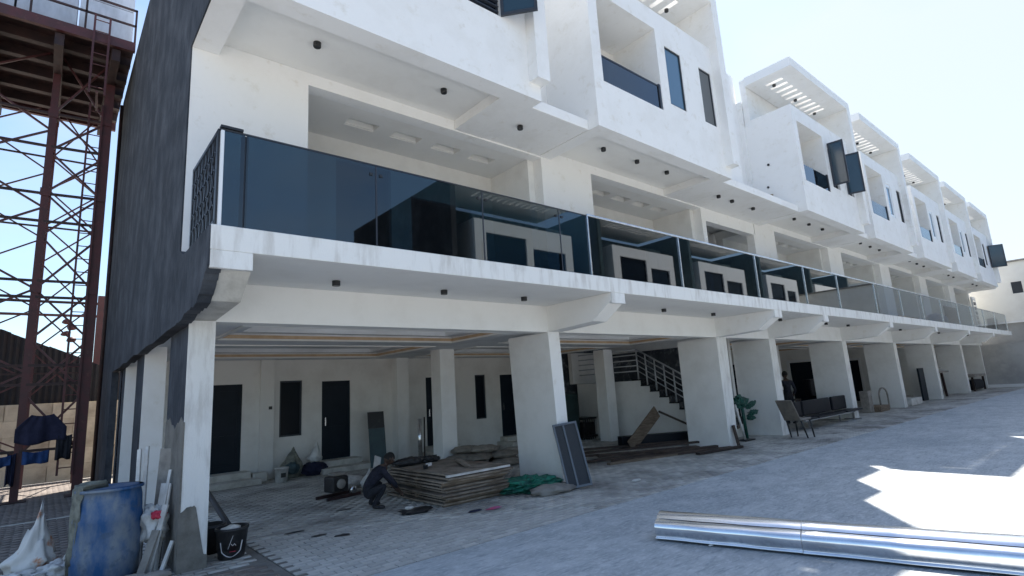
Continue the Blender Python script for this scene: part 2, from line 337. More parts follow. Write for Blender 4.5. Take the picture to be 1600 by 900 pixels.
# ---------------------------------------------------------------- ground
def sheet(name, x0, x1, y0, y1, z, m):
    me = bpy.data.meshes.new(name); me.from_pydata([(x0, y0, z), (x1, y0, z), (x1, y1, z), (x0, y1, z)], [], [(0, 1, 2, 3)])
    o = link(name, me, m); o['kind'] = 'structure'; return o
sheet('ground', -600, 600, -600, 600, -.03, EARTH)
def paver_field(name, x0, x1, y0, y1, m, mi, lx=.2, ly=.1, g=.004, indiv=0, bed=None, jit_z=1.0, bz=-.012):
    """interlocking pavers as real blocks on a bed; the nearest ones are single objects"""
    base = solid(name, bed or JOINT, None, box(x0, x1, y0, y1, -.06, bz)); base['kind'] = 'structure'
    cells = []
    nj = int((y1-y0)/ly)
    for j in range(nj):
        off = (j % 2)*lx/2
        ni = int((x1-x0)/lx)
        for i in range(ni):
            xa = x0+i*lx+off
            if xa+lx > x1: continue
            cells.append((xa+lx/2, y0+j*ly+ly/2))
    c = np.array(cells); jit = np.random.RandomState(3).rand(len(c), 4)
    dist = np.hypot(c[:, 0], c[:, 1]); 
    vis = []
    if indiv:
        w_ = np.stack([c[:, 0], c[:, 1], np.full(len(c), -1.65)], 1)
        dz = w_ @ np.array(d); px = 800+846.4*(w_ @ np.array(r2))/dz; py = 450-846.4*(w_ @ np.array(u2))/dz
        ok = (dz > .3) & (px > -5) & (px < 1605) & (py < 905)
        idx = np.where(ok)[0]; idx = idx[np.argsort(dist[idx])][:indiv]; vis = list(idx)
    def v8(): return np.array([(-1, -1, 0), (1, -1, 0), (1, 1, 0), (-1, 1, 0), (-1, -1, 1), (1, -1, 1), (1, 1, 1), (-1, 1, 1)], float)
    hx, hy = lx/2-g, ly/2-g
    me0 = bpy.data.meshes.new('paver')
    bm = bmesh.new(); bx(bm, -hx, hx, -hy, hy, -.03, -.004)
    bm.to_mesh(me0); bm.free(); me0.materials.append(mi)
    # small chamfer
    bm = bmesh.new(); bx(bm, -hx, hx, -hy, hy, -.03, 0)
    top = [e for e in bm.edges if all(v.co.z > -.001 for v in e.verts)]
    bmesh.ops.bevel(bm, geom=top, offset=.004, segments=1, affect='EDGES'); bm.to_mesh(me0); bm.free()
    for i in vis:
        o = bpy.data.objects.new('paver', me0); COL.objects.link(o); o.parent = base
        o.location = (c[i, 0], c[i, 1], -(jit[i, 0])*.003*jit_z); o.rotation_euler = ((jit[i, 1]-.5)*.012*jit_z, (jit[i, 2]-.5)*.012*jit_z, 0)
    mask = np.ones(len(c), bool); mask[vis] = False
    cc = c[mask]; jj = jit[mask]; n = len(cc)
    V = v8(); V[:4, :2] *= 1; V[4:, :2] *= (.965 if g > .003 else .996)
    V = V*np.array([hx, hy, 1]); V[:4, 2] = -.03; V[4:, 2] = 0
    vs = np.repeat(V[None], n, 0); vs[:, :, 0] += cc[:, 0:1]; vs[:, :, 1] += cc[:, 1:2]
    vs[:, 4:, 2] -= jj[:, 0:1]*.003*jit_z; vs[:, 4:, 2] += (jj[:, 1:2]-.5)*.0016*jit_z*np.sign(V[4:, 0])[None]
    F = np.array([(4, 5, 6, 7), (0, 1, 5, 4), (1, 2, 6, 5), (2, 3, 7, 6), (3, 0, 4, 7)])
    fs = (F[None]+(np.arange(n)*8)[:, None, None]).reshape(-1, 4)
    me = bpy.data.meshes.new('paver_field'); me.vertices.add(n*8); me.vertices.foreach_set('co', vs.reshape(-1).astype(np.float32))
    me.loops.add(len(fs)*4); me.loops.foreach_set('vertex_index', fs.reshape(-1).astype(np.int32))
    me.polygons.add(len(fs)); me.polygons.foreach_set('loop_start', (np.arange(len(fs))*4).astype(np.int32)); me.polygons.foreach_set('loop_total', np.full(len(fs), 4, np.int32))
    me.update(calc_edges=True)
    a = me.attributes.new('tone', 'FLOAT', 'POINT'); a.data.foreach_set('value', np.repeat(jj[:, 3], 8).astype(np.float32))
    o = link('paver_field', me, m, base); o['kind'] = 'stuff'
    return base
# the driveway: one weathered slab, gently uneven, its surface relief modelled as a fine grid near the viewer
def slab(name, x0, x1, y0, y1, m, nx, ny, amp):
    from mathutils import noise
    xs = np.linspace(x0, x1, nx+1); ys = np.linspace(y0, y1, ny+1)
    vs = [(x, y, -.004+amp*(noise.noise(Vector((x*.9, y*1.3, 0)))+.4*noise.noise(Vector((x*4.1, y*4.7, 3))))-.001) for y in ys for x in xs]
    fs = [(j*(nx+1)+i, j*(nx+1)+i+1, (j+1)*(nx+1)+i+1, (j+1)*(nx+1)+i) for j in range(ny) for i in range(nx)]
    me = bpy.data.meshes.new(name); me.from_pydata(vs, [], fs); me.update()
    for p in me.polygons: p.use_smooth = True
    o = link(name, me, m); o['kind'] = 'structure'; return o
slab('driveway', -9, 45.0, -6.6, 5.19, YARD, 420, 150, .0028)
paver_field('parking_bay_paving', 2.0, 45, 5.2, 16.8, STRIPJ, STRIPI, indiv=285)
paver_field('parking_bay_edge_paving', 1.0, 1.99, 6.6, 16.8, STRIPJ, STRIPI)
paver_field('side_yard_paving', -9, .99, 5.2, 19.0, BROWNJ, BROWNJ)
paver_field('corner_paving', 1.0, 1.99, 5.2, 6.58, BROWNJ, BROWNJ)
k = solid('drain_edging', RAW, None, [box(-9, .98, 12.2, 12.30, -.06, .004)]); k['kind'] = 'structure'

# ---------------------------------------------------------------- the terrace
YF, YW, YU = 5.37, 6.85, 6.5
HN = [  # ground columns x0,x1 ; next column ; upper box x0,x1
    ('A', 1.05, 6.70, 1.05, 5.47), ('B', 6.70, 12.42, 6.80, 11.30), ('C', 15.22, 20.70, 15.38, 19.90),
    ('D', 20.70, 26.34, 20.97, 25.45), ('E', 26.34, 32.25, 27.0, 31.75), ('F', 32.25, 38.19, 32.9, 37.4), ('G', 38.19, 44.26, 38.6, 43.2)]
LAB = {
 'A': 'nearest white terrace house, its dark plastered side wall facing the steel tower',
 'B': 'second white terrace house, box storey with closed navy windows left of the stair gap',
 'C': 'white terrace house right of the stair gap, upper window wide open beside its balcony',
 'D': 'white terrace house with white framed window, next right of the open window house',
 'E': 'white terrace house, fifth from the tower, behind clear balcony glass',
 'F': 'white terrace house, second from the far end, above the blue tarpaulin',
 'G': 'last white terrace house at the far end, open dark sash on its corner'}
BR = lambda y1: [(6.86, 2.62), (5.80, 2.665), (YF+.01, 2.93), (YF+.01, 3.3), (6.86, 3.3)]
def window(parent, name, x0, x1, z0, z1, y, fm, gm, fw=.035, dep=.05):
    f = solid(name, fm, parent, [box(x0, x1, y, y+dep, z0, z1)], [box(x0+fw, x1-fw, y, y+dep, z0+fw, z1-fw)])
    sub('pane', gm, f, box(x0+fw-.004, x1-fw+.004, y+dep*.4, y+dep*.4+.008, z0+fw-.004, z1-fw+.004))
    return f
def sash(parent, x, z0, z1, wdt, ang, y=YF, fm=None, gm=None, side=1):
    """an opened casement leaf hinged at x, swung outwards by ang from the wall"""
    f = solid('open_sash', fm or FRAME, parent, [box(0, wdt, -.02, .02, z0, z1)], [box(.045, wdt-.045, -.02, .02, z0+.045, z1-.045)], local=True)
    g = link('pane', solidmesh('pane', [box(.042, wdt-.042, -.004, .004, z0+.042, z1-.042)]), gm or SASHG, f)
    f.location = Vector((x, y-.01, 0))-Vector((parent.org.x, parent.org.y, 0)); f.rotation_euler = (0, 0, ang)
    return f

for hi, (k, c0, c1, b0, b1) in enumerate(HN):
    H = T('terrace_house', LAB[k], 'house', (c0, YW, 0), group='white three storey terrace houses')
    cw = .27 if k == 'A' else (.28 if k == 'B' else .4)
    cx0 = 1.16 if k == 'A' else c0
    near = k in 'ABC'
    # --- ground floor
    if k == 'A':
        col = solid('column', [EDGE, DARKPL, RAW], H, [box(cx0, cx0+cw, YW+.002, 7.95, 0, 2.61)])
        # rear side columns
        for ya, yb in ((10.3, 11.2), (12.9, 13.9)):
            q = solid('column', [WHITE, DARKPL], H, [box(cx0, cx0+.3, ya, yb, 0, 2.66)])
            for p in q.data.polygons:
                if p.normal.x < -.5: p.material_index = 1
        for p in col.data.polygons:
            if p.normal.x < -.5: p.material_index = 1
        # bare cement skirting patches, standing 5 mm proud of the paint
        rs = random.Random(4)
        pa = [(YW-.004, 0), (7.96, 0)]+[(7.96-(7.964-YW)*i/16, 1.5+.05*math.sin(i*.55)+.02*math.sin(i*1.9)) for i in range(17)]
        prism('cement_patch', SPLASH, H, pa, 0, cx0-.006, cx0+.01)
        pb_ = [(cx0-.005, 0), (cx0+cw+.004, 0)]
        for i in range(17):
            t = i/16; hgt = .14+.50*min(1, max(0, (t-.12)*3))-.12*max(0, t-.75)*4*.6
            pb_.append((cx0+cw+.004-(cw+.009)*t, hgt+rs.uniform(-.007, .007)))
        prism('cement_patch', SPLASH, H, pb_, 1, YW-.006, YW+.01)
    else:
        lastcol = prism('column', [WHITE if k == 'B' else EDGE], H, [(c0+.01, 0), (c0+cw+.03, 0), (c0+cw, 2.61), (c0, 2.61)] if k != 'B' else [(c0+.1, 0), (c0+.36, 0), (c0+cw, 2.61), (c0, 2.61)], 1, YW+.002, 7.95, bev=.006)
        lastcol.data.materials.append(PART)
        for p in lastcol.data.polygons:
            if abs(p.normal.x) > .5: p.material_index = 1
        if k not in 'AB':
            solid('cross_wall', PART, H, [box(c1-.2, c1-.02, 9.0, 13.38, 0, 2.655)], [box(c1-.2, c1-.02, 10.0, 11.0, 0, 2.1)])
            solid('door_trim', WFRAME, H, [box(c1-.23, c1-.201, 9.9, 11.1, 0, 2.2)], [box(c1-.23, c1-.201, 10.0, 11.0, 0, 2.1)])
            solid('inner_door', NAVY, H, [box(c1-.15, c1-.1, 10.01, 10.99, .01, 2.09)])
        if k == 'G': solid('end_wall', PART, H, [box(44.3, 44.5, 7.0, 16.8, 0, 9.8)])
    if k in 'AB':   # ring of inner columns
        xi = c1+.15 if k == 'A' else 12.6
        solid('inner_column', PART, H, [box(xi, xi+.4, 10.6, 11.0, 0, 2.66)], bev=.008)
        solid('inner_column', PART, H, [box(xi+.25, xi+.6, 13.1, 13.5, 0, 2.66)])
    # front downstand beam
    fb = solid('front_beam', SOFFIT if k in 'AB' else WHITE, H, [box(max(cx0, c0)+(.0), c1, YW, 7.12, 2.61, 3.07)])
    ORG[fb.name] = H.org
    # ceiling with two stepped trays
    ex = 1.45 if k == 'A' else c0+cw
    tray = [(ex+.45, c1-.55, 7.45, 9.05), (ex+.45, c1-.45, 9.95, 12.55)]
    zc = 2.66
    subs = []
    for (xa, xb, ya, yb) in tray:
        subs += [box(xa, xb, ya, yb, zc, zc+.09), box(xa+.3, xb-.3, ya+.22, yb-.22, zc+.09, zc+.17)]
    solid('coffered_ceiling', CEIL, H, [box(cx0, c1, 7.12, 13.39, zc, 3.05)], subs)
    for (xa, xb, ya, yb) in tray:
        solid('gold_trim', GOLD, H, [box(xa+.001, xb-.001, ya+.001, yb-.001, zc+.012, zc+.062)], [box(xa+.02, xb-.02, ya+.02, yb-.02, zc+.012, zc+.062)])
        solid('tray_moulding', WARM, H, [box(xa-.05, xb+.05, ya-.05, yb+.05, zc-.018, zc-.001)], [box(xa+.012, xb-.012, ya+.012, yb-.012, zc-.018, zc-.001)])
    # rear wall of the car port
    YB = 13.4
    ops = []
    if k == 'A':
        doors = [(2.62, 3.39), (5.20, 5.93)]; wins = [(4.20, 4.72, .88, 2.17)]
    elif k == 'B':
        doors = [(8.16, 8.86), (10.85, 11.6)]; wins = [(7.12, 7.42, .88, 2.15), (9.88, 10.27, .84, 2.15)]
    else:
        doors = [(c0+2.4, c0+3.2)]; wins = [(c0+1.2, c0+1.6, .85, 2.15)]
    xr = c1 if k != 'B' else 12.6
    solid('rear_wall', REAR, H, [box(cx0, xr, YB, YB+.2, 0, 2.70)]+([box(4.05-.3, 4.05, YB-.1, YB, 0, 2.66)] if k == 'A' else []),
          [box(a, b, YB, YB+.2, .25, 2.13) for a, b in doors]+[box(a, b, YB, YB+.12, e, f) for a, b, e, f in wins])
    for a, b in doors:
        dr = solid('door', NAVY, H, [box(a+.003, b-.003, YB+.02, YB+.07, .25, 2.127)], [box(a+.1+.0, b-.1, YB+.02, YB+.032, z_, z_+.5) for z_ in (.4, 1.02)] + [box(a+.1, b-.1, YB+.02, YB+.032, 1.64, 1.98)])
        sub('handle', CHROME, dr, [box(a+.07, a+.095, YB-.03, YB+.02, 1.05, 1.25)])
        solid('door_step', RAW, H, [box(a-.25, b+.25, YB-.75, YB-.002, 0, .12), box(a-.12, b+.12, YB-.4, YB-.002, .12, .25)], bev=.01)
    for a, b, e, f in wins:
        window(H, 'window', a+.002, b-.002, e+.002, f-.002, YB+.03, FRAME, WGLASSB)
        ORG
    if k == 'A':
        s = solid('light_switch', BLACKP, H, [box(3.93, 4.0, YB-.125, YB-.101, 1.53, 1.60)])
    # --- first floor slab, brackets, railing
    bw = .37 if k == 'A' else .34
    bx0 = 1.05 if k == 'A' else c0+.01
    lastslab = solid('balcony_slab', [EDGE], H, [box(bx0 if k == 'A' else c0, c1, YF, YW, 3.07, 3.31)], bev=.008)
    lastslab.data.materials.append(SOFFIT)
    for p in lastslab.data.polygons:
        if p.normal.z < -.5: p.material_index = 1
    prism('bracket', RAW if k == 'A' else (SOFFIT if k == 'B' else WHITE), H, [(6.852, 2.615), (5.80, 2.665), (YF+.02, 2.95), (YF+.02, 3.069), (6.852, 3.069)], 0, bx0+.001, bx0+bw)
    solid('bracket_nose', EDGE, H, [box(bx0+.002, bx0+bw-.004, YF+.002, YF+.06, 2.90, 3.069)], bev=.006)
    solid('floor_slab', SOFFIT, H, [box(c0 if k != 'A' else 1.16, c1, YW+.001, 13.6, 3.071, 3.308)])
    step = (c1-c0)/3
    for i in range(3):
        xa = c0+step*(i+.42); 
        downlight(H, xa if k != 'A' else (2.59, 4.14, 5.63)[i], 6.24, 3.07)
    # --- first floor wall with the wide opening
    o0 = c0+1.4; o1 = c1+.12
    if k == 'A': o0 = 2.45; o1 = 6.84
    if k == 'B': o0 = 8.25; o1 = 12.45
    wx0 = c0+.13 if k not in 'AB' else (1.052 if k == 'A' else 6.84)
    wx1 = o1
    solid('facade_wall', WHITE, H, [box(wx0, o0, YW, YW+.22, 3.31, 5.95), box(o0, wx1, YW, YW+.22, 5.93, 6.2), box(wx0, o0, YW, YW+.22, 5.95, 6.2)]+([box(12.45, 12.64, YW, YW+.22, 3.31, 6.2)] if k == 'B' else []))
    # loggia: side walls, ceiling with light troughs, rear wall with wide doors
    xs = o0-.03
    lx0, lx1 = o0-.6, o1
    tro = []
    nt_ = 4
    for i in range(nt_):
        xc = o0+.85+i*(o1-o0-1.2)/nt_
        tro.append(box(round(xc, 3), round(xc+.5, 3), 7.42, 7.66, 5.95, 6.06))
    solid('loggia_ceiling', SOFFIT, H, [box(lx0, lx1, YW+.22, 8.6, 5.95, 6.19)], tro)
    for t_ in tro: solid('light_trough', WARM, H, [box(t_[0]+.004, t_[1]-.004, t_[3]-.03, t_[3]-.004, t_[4]+.012, t_[5]-.004)])
    solid('loggia_side_wall', PART, H, [box(lx1-.15, lx1-.001, YW+.221, 8.59, 3.31, 5.948)])
    zt = 5.60
    solid('loggia_rear_wall', PART, H, [box(lx0, lx1, 8.2, 8.4, 3.31, 5.948)], [box(o0+.95, o0+1.95, 8.2, 8.4, 3.35, zt), box(o0+2.35, o0+3.7, 8.2, 8.4, 3.35, 5.2)])
    for (p0, p1, zz) in ((o0+.95, o0+1.95, zt), (o0+2.35, o0+3.7, 5.2)):
        window(H, 'sliding_door', p0+.004, p1-.004, 3.354, zz-.004, 8.28, FRAME, WGLASSB, .05)
    # --- the box storey
    bq0 = b0
    BX = [box(b0, b1, YF, YW-.003, 5.95, 8.95), box(b0, b1, YF, YF+.14, 8.95, 9.08), box(b0, b0+.14, YF+.14, YU+.02, 8.95, 9.08)]
    rec = [box(b0+.29, b1-.45, YF+.28, YW-.003, 5.95, 6.15)]
    if k == 'A':
        rec = [box(1.34, 4.87, YF+.28, YW-.003, 5.95, 6.15)]
        loc_open = [box(1.4, 3.2, YF, 6.45, 6.86, 8.65)]
        w1, w2 = (4.05, 4.75), (3.3, 3.8)
    else:
        loc_open = [box(b0+.25, b0+2.06, YF, 6.45, 6.86, 8.65)]
        w1, w2 = (b0+2.35, b0+2.93), (b0+3.65, b0+4.14)
    wz0, wz1 = 7.09, 8.39
    wb = [box(w1[0], w1[1], YF, YF+.16, wz0, wz1), box(w2[0], w2[1], YF, YF+.16, wz0, wz1)]
    solid('upper_box', WHITE, H, BX, rec+loc_open+wb)
    solid('box_soffit', SOFFIT, H, [box(rec[0][0]+.002, rec[0][1]-.002, rec[0][2]+.002, YW-.004, 6.11, 6.149)])
    xo = rec[0]
    for i in range(3):
        downlight(H, (xo[0]+(xo[1]-xo[0])*(.2+.28*i)) if k != 'A' else (2.3, 4.2, 5.7)[i], 6.14, 6.11 if (k != 'A' or i < 2) else 5.95)
    lo_ = loc_open[0]
    # balcony inside of the box: rear door, glass rail, light
    window(H, 'balcony_door', lo_[0]+.3, lo_[1]-.3, 6.87, 8.45, 6.39, FRAME, WGLASSB, .05, .05)
    gl = solid('balcony_glass', GLASSG if k in 'ABC' else GLASSC, H, [box(lo_[0]+.01, lo_[1]-.07, YF+.03, YF+.042, 6.87, 7.36)])
    sub('handrail', CHROME if k != 'B' else FRAME, gl, [box(lo_[0]+.004, lo_[1]-.02, YF+.022, YF+.05, 7.362, 7.39)]) if k in 'AB' else None
    solid('rail_post', FRAME, H, [box(lo_[1]-.07, lo_[1]-.012, YF+.01, YF+.06, 6.862, 7.41)])
    downlight(H, lo_[0]+.35, 5.95, 8.65)
    # windows
    if k == 'B':
        window(H, 'window', w1[0]+.002, w1[1]-.002, wz0+.002, wz1-.002, YF+.015, FRAME, WGLASS, .025)
        window(H, 'window', w2[0]+.002, w2[1]-.002, wz0+.002, wz1-.002, YF+.015, FRAME, CURTAIN, .03)
    elif k == 'C':
        window(H, 'window', w1[0]+.002, w1[1]-.002, wz0+.002, wz1-.002, YF+.06, FRAME, WGLASSB)
        window(H, 'window', w2[0]+.002, w2[1]-.002, wz0+.002, wz1-.002, YF+.06, FRAME, WGLASSB)
        sash(H, w1[0]+.02, wz0+.03, wz1+.10, .42, R(-84))
        sash(H, w2[0]-.1, wz0-.02, wz1+.0, .46, R(-74))
    elif k == 'G':
        window(H, 'window', w1[0]+.002, w1[1]-.002, wz0+.002, wz1-.002, YF+.03, FRAME, WGLASSB)
        window(H, 'window', w2[0]+.002, w2[1]-.002, wz0+.002, wz1-.002, YF+.06, FRAME, WGLASSB)
        sash(H, w2[0]+.35, wz0, wz1+.05, .7, R(-68))
    elif k == 'A':
        fr = window(H, 'window', w1[0]+.002, w1[1]-.002, wz0+.002, wz1-.002, YF+.06, FRAME, WGLASSB)
        # louvred window of the near house, its leaf opened
        for i in range(14):
            sub('louvre_slat', FRAME, fr, [box(w1[0]+.04, w1[1]-.04, YF+.005, YF+.05, wz0+.06+i*.09, wz0+.075+i*.09)])
        window(H, 'window', w2[0]+.002, w2[1]-.002, wz0+.002, wz1-.002, YF+.03, FRAME, WGLASSB)
        sash(H, w1[1]-.01, wz0, wz1, .55, R(-50))
    else:
        window(H, 'window', w1[0]+.002, w1[1]-.002, wz0+.002, wz1-.002, YF+.015, WFRAME, WGLASS, .11, .06)
        window(H, 'window', w2[0]+.002, w2[1]-.002, wz0+.002, wz1-.002, YF+.03, FRAME, WGLASSB)
    # canopy with light slots, side fin
    cz0, cz1 = 10.17, 10.43
    slots = []
    x_ = b0+.42
    while x_ < b1-.75:
        slots.append(box(round(x_, 3), round(x_+.13, 3), 5.63, 6.12, cz0, cz1)); x_ += .345
    solid('canopy', WHITE, H, [box(b0-.05, b1+.03, 5.18, YU+.02, cz0, cz1)], slots)
    for i in (0, 1, 2): downlight(H, b0+.62+i*1.5, 5.94, cz0)
    solid('side_fin', WHITE, H, [box(b1-.23, b1+.03, 5.18, YU+.02, 6.2, cz0-.001)])
    # recess slab and wall to the next house
    nx0 = {'A': 6.8, 'B': 11.9, 'C': 20.97, 'D': 27.0, 'E': 32.9, 'F': 38.6, 'G': 44.2}[k]
    solid('recess_slab', WHITE, H, [box(b1+.002, nx0-.002, 5.6, YW+.1, 5.96, 6.14)], bev=.01)
    mw0 = 1.17 if k == 'A' else c0+.12
    solid('upper_wall', WHITE, H, [box(b1+.031, nx0-.002, YU+.03 if k != 'B' else 6.86, YU+.2 if k != 'B' else 7.06, 6.14, 10.43), box(mw0 if k != 'C' else 15.4, b1+.031, YU+.03, YU+.2, 8.9, 10.43)])
    if k == 'A': window(H, 'window', 5.62, 5.9, 6.95, 8.05, YU-.005, FRAME, WGLASSB, .03, .03)
    # plumbing stubs on the recess
    bm = bmesh.new(); tube(bm, (b1+.18, YU+.03, 6.6), (b1+.18, YU-.16, 6.6), .035); tube(bm, (b1+.18, YU-.14, 6.6), (b1+.18, YU-.14, 6.3), .03)
    bmobj('drain_pipe', bm, GREYO, H, True, H.org)
    # rear body
    solid('rear_block', WHITE, H, [box(mw0 if k != 'A' else 1.17, nx0 if k not in 'B' else 12.6, 8.61, 16.8, 3.32, 9.85), box(mw0 if k != 'A' else 1.17, nx0 if k not in 'B' else 12.6, YU+.21, 8.605, 6.25, 9.75)])
    # --- side wall
    if k == 'A':
        poly = [(YF, 5.955), (YF, 10.42), (6.7, 10.42), (6.7, 9.9), (16.85, 9.9), (16.85, 0), (14.1, 0), (14.1, 2.5), (6.95, 2.56), (5.80, 2.645), (YF+.015, 2.93), (YF+.015, 3.3), (6.62, 3.3), (6.86, 3.4), (6.86, 5.955)]
        rs = random.Random(9); rag = []
        for i, p in enumerate(poly):
            q = poly[(i+1) % len(poly)]; rag.append(p)
            if 7 <= i <= 9 or (p == (14.1, 2.5)):
                for j in range(1, 14): rag.append((p[0]+(q[0]-p[0])*j/14, p[1]+(q[1]-p[1])*j/14+rs.uniform(-.022, .022)))
        prism('side_wall', DARKPL, H, rag, 0, 1.035, 1.157)
        bm = bmesh.new(); tube(bm, (1.01, 16.6, 0), (1.01, 16.6, 9.7), .05); bmobj('rain_pipe', bm, DRED, H, True, H.org)
        bm = bmesh.new(); bx(bm, .985, 1.034, 7.0, 7.22, 7.0, 7.3); bmobj('wall_box', bm, BLACK, H, False, H.org)

# bare fittings left on the flank of the third house's box
    if k == 'C':
        for (yy, zz, r_) in ((6.2, 7.55, .035), (6.3, 6.9, .03)):
            bm = bmesh.new(); tube(bm, (b0-.004, yy, zz), (b0-.03, yy, zz), r_, seg=12); bmobj('socket_hole', bm, BLACK, H, False, H.org)
        bm = bmesh.new(); bx(bm, b0-.05, b0-.001, 6.2, 6.34, 6.45, 6.66); tube(bm, (b0-.05, 6.27, 6.55), (b0-.14, 6.22, 6.62), .03, seg=8); bmobj('outlet_fitting', bm, WALLBX, H, False, H.org)

# the stair bay between the second and third house
S = T('stair_block', 'open stair gap with a dark marbled wall between two white terrace houses', 'stairwell', (12.6, YW, 0))
col = prism('column', [EDGE, PART], S, [(12.42, 0), (12.83, 0), (12.90, 2.61), (12.42, 2.61)], 1, YW+.004, 7.95, bev=.006)
for p in col.data.polygons:
    if abs(p.normal.x) > .5: p.material_index = 1
solid('front_beam', WHITE, S, [box(12.42, 15.22, YW+.001, 7.12, 2.61, 3.07)])
solid('balcony_slab', EDGE, S, [box(12.42, 15.22, YF, YW, 3.07, 3.31)], bev=.008)
prism('bracket', WHITE, S, [(6.852, 2.615), (5.80, 2.665), (YF+.02, 2.95), (YF+.02, 3.069), (6.852, 3.069)], 0, 12.43, 12.8)
solid('bracket_nose', EDGE, S, [box(12.432, 12.796, YF+.002, YF+.06, 2.90, 3.069)], bev=.006)
solid('floor_slab', SOFFIT, S, [box(12.42, 15.22, YW+.001, 8.2, 3.071, 3.308)])
for x_ in (11.83+1.1, 13.9, 14.7): downlight(S, x_, 6.24, 3.07)
solid('upper_slab', WHITE, S, [box(11.9, 15.37, 5.6, YW+.1, 5.961, 6.14)], bev=.01)
for x_ in (11.75+.3, 12.7, 13.8): downlight(S, x_, 6.12, 5.96)
solid('lintel', WHITE, S, [box(12.641, 15.3, YW+.002, YW+.22, 5.62, 5.958), box(15.24, 15.37, YW+.002, YW+.22, 3.31, 5.62)])
solid('roof_stair_block', WHITE, S, [box(11.34, 13.0, 5.9, 6.845, 6.145, 9.4)], bev=.01)
solid('upper_wall', WHITE, S, [box(11.9, 15.37, 6.85, 7.1, 6.0, 10.66)], bev=.01)
solid('marble_wall', MARBLE, S, [box(15.08, 15.099, 8.05, 12.29, 0, 2.64)])
solid('side_panel', PART, S, [box(15.1, 15.22, 8.0, 16.6, 0, 5.9), box(12.46, 12.6, 8.6, 13.0, 3.31, 5.9)])
bm = bmesh.new(); beam(bm, (13.0, 7.6, 5.3), (14.6, 8.3, 5.5), .1, .12); bmobj('roof_beam', bm, BLACK, S, False, S.org)
solid('rear_wall', MARBLE, S, [box(12.6, 15.1, 12.6, 12.75, 0, 6.1)], bev=.004)
solid('rear_block', WHITE, S, [box(12.61, 15.35, 13.0, 16.8, 3.3, 9.85), box(12.61, 15.35, 7.11, 13.0, 6.3, 9.8)])
# flight of steps: rises away from the yard
n_st = 8
poly = [(7.75, 0), (7.75, .33)]
y_, z_ = 7.75, .33
for i in range(n_st):
    z_ += .17 if i else .17; poly.append((y_, z_)); y_ += .30; poly.append((y_, z_))
poly += [(12.4, z_), (12.4, 0)]
prism('stringer', PART, S, poly, 0, 13.28, 13.40)
prism('stair_core', RAW, S, [(a + (.02 if i else 0), b-.02) if b > 0 else (a, b) for i, (a, b) in enumerate(poly)], 0, 13.401, 14.9)
y_, z_ = 7.75, .33
for i in range(n_st):
    z_ += .17
    tr = solid('tread', STEP, S, [box(13.24, 14.92, y_-.03, y_+.30, z_+.001, z_+.035), box(13.26, 14.92, y_-.012, y_-.001, z_-.168, z_-.0)])
    if True:
        bm = bmesh.new(); tube(bm, (13.34, y_+.12, z_+.03), (13.34, y_+.12, z_+.92), .022, seg=8); bmobj('baluster', bm, BRUSH, S, True, S.org)
    y_ += .30
for z2 in (.92, .76, .60, .44, .28):
    bm = bmesh.new(); tube(bm, (13.34, 7.87, .5+z2), (13.34, 9.97, 1.69+z2), .016 if z2 < .9 else .024, seg=8); tube(bm, (13.34, 9.97, 1.69+z2), (13.34, 12.4, 1.69+z2), .016, seg=8); bmobj('stair_rail', bm, BRUSH, S, True, S.org)
solid('landing_wall', REAR, S, [box(13.0, 15.1, 12.3, 12.45, 1.7, 2.7)])

# railing of the first floor: one long thing, with posts and glass panels
RL = T('balcony_railing', 'long dark tinted glass balcony railing with steel rail along the first floor', 'railing', (1.1, YF, 3.31))
posts = [1.12, 1.33, 2.72, 4.25, 5.70, 6.33, 8.87, 11.9, 14.5, 16.75, 19.9, 22.6, 25.3, 28.2, 31.2, 34.0, 36.9, 40.0, 43.6]
for i, (a, b) in enumerate(zip(posts, posts[1:])):
    g = GLASS if i < 5 else (GLASSG if i < 10 else (GLASSG if i == 14 else GLASSC))
    solid('glass_panel', g, RL, [box(a+.008, b-.008, YF+.05, YF+.062, 3.325, 4.275)])
for i, p in enumerate(posts):
    if i in (0,) or i >= 5: solid('post', CHROME if i else WFRAME, RL, [box(p-.015, p+.015, YF+.03, YF+.08, 3.311, 4.27)], bev=.003)
    elif i == 1: solid('post', FRAME, RL, [box(p-.03, p+.03, YF+.065, YF+.11, 3.311, 4.27)])
    else:
        solid('post', FRAME, RL, [box(p-.012, p+.012, YF+.064, YF+.1, 3.311, 3.6), box(p-.008, p+.008, YF+.045, YF+.05, 3.32, 4.27)])
        solid('clamp', BLACK, RL, [box(p-.08, p-.04, YF+.04, YF+.075, 4.15, 4.18), box(p+.04, p+.08, YF+.04, YF+.075, 4.15, 4.18)])
solid('handrail', CHROME, RL, [box(6.33, 43.6, YF+.035, YF+.078, 4.277, 4.315)], bev=.008)
solid('handrail', FRAME, RL, [box(1.10, 6.328, YF+.042, YF+.07, 4.277, 4.292)], bev=.003)
solid('corner_cap', BLACK, RL, [box(1.10, 1.30, YF+.02, YF+.09, 4.293, 4.318)])
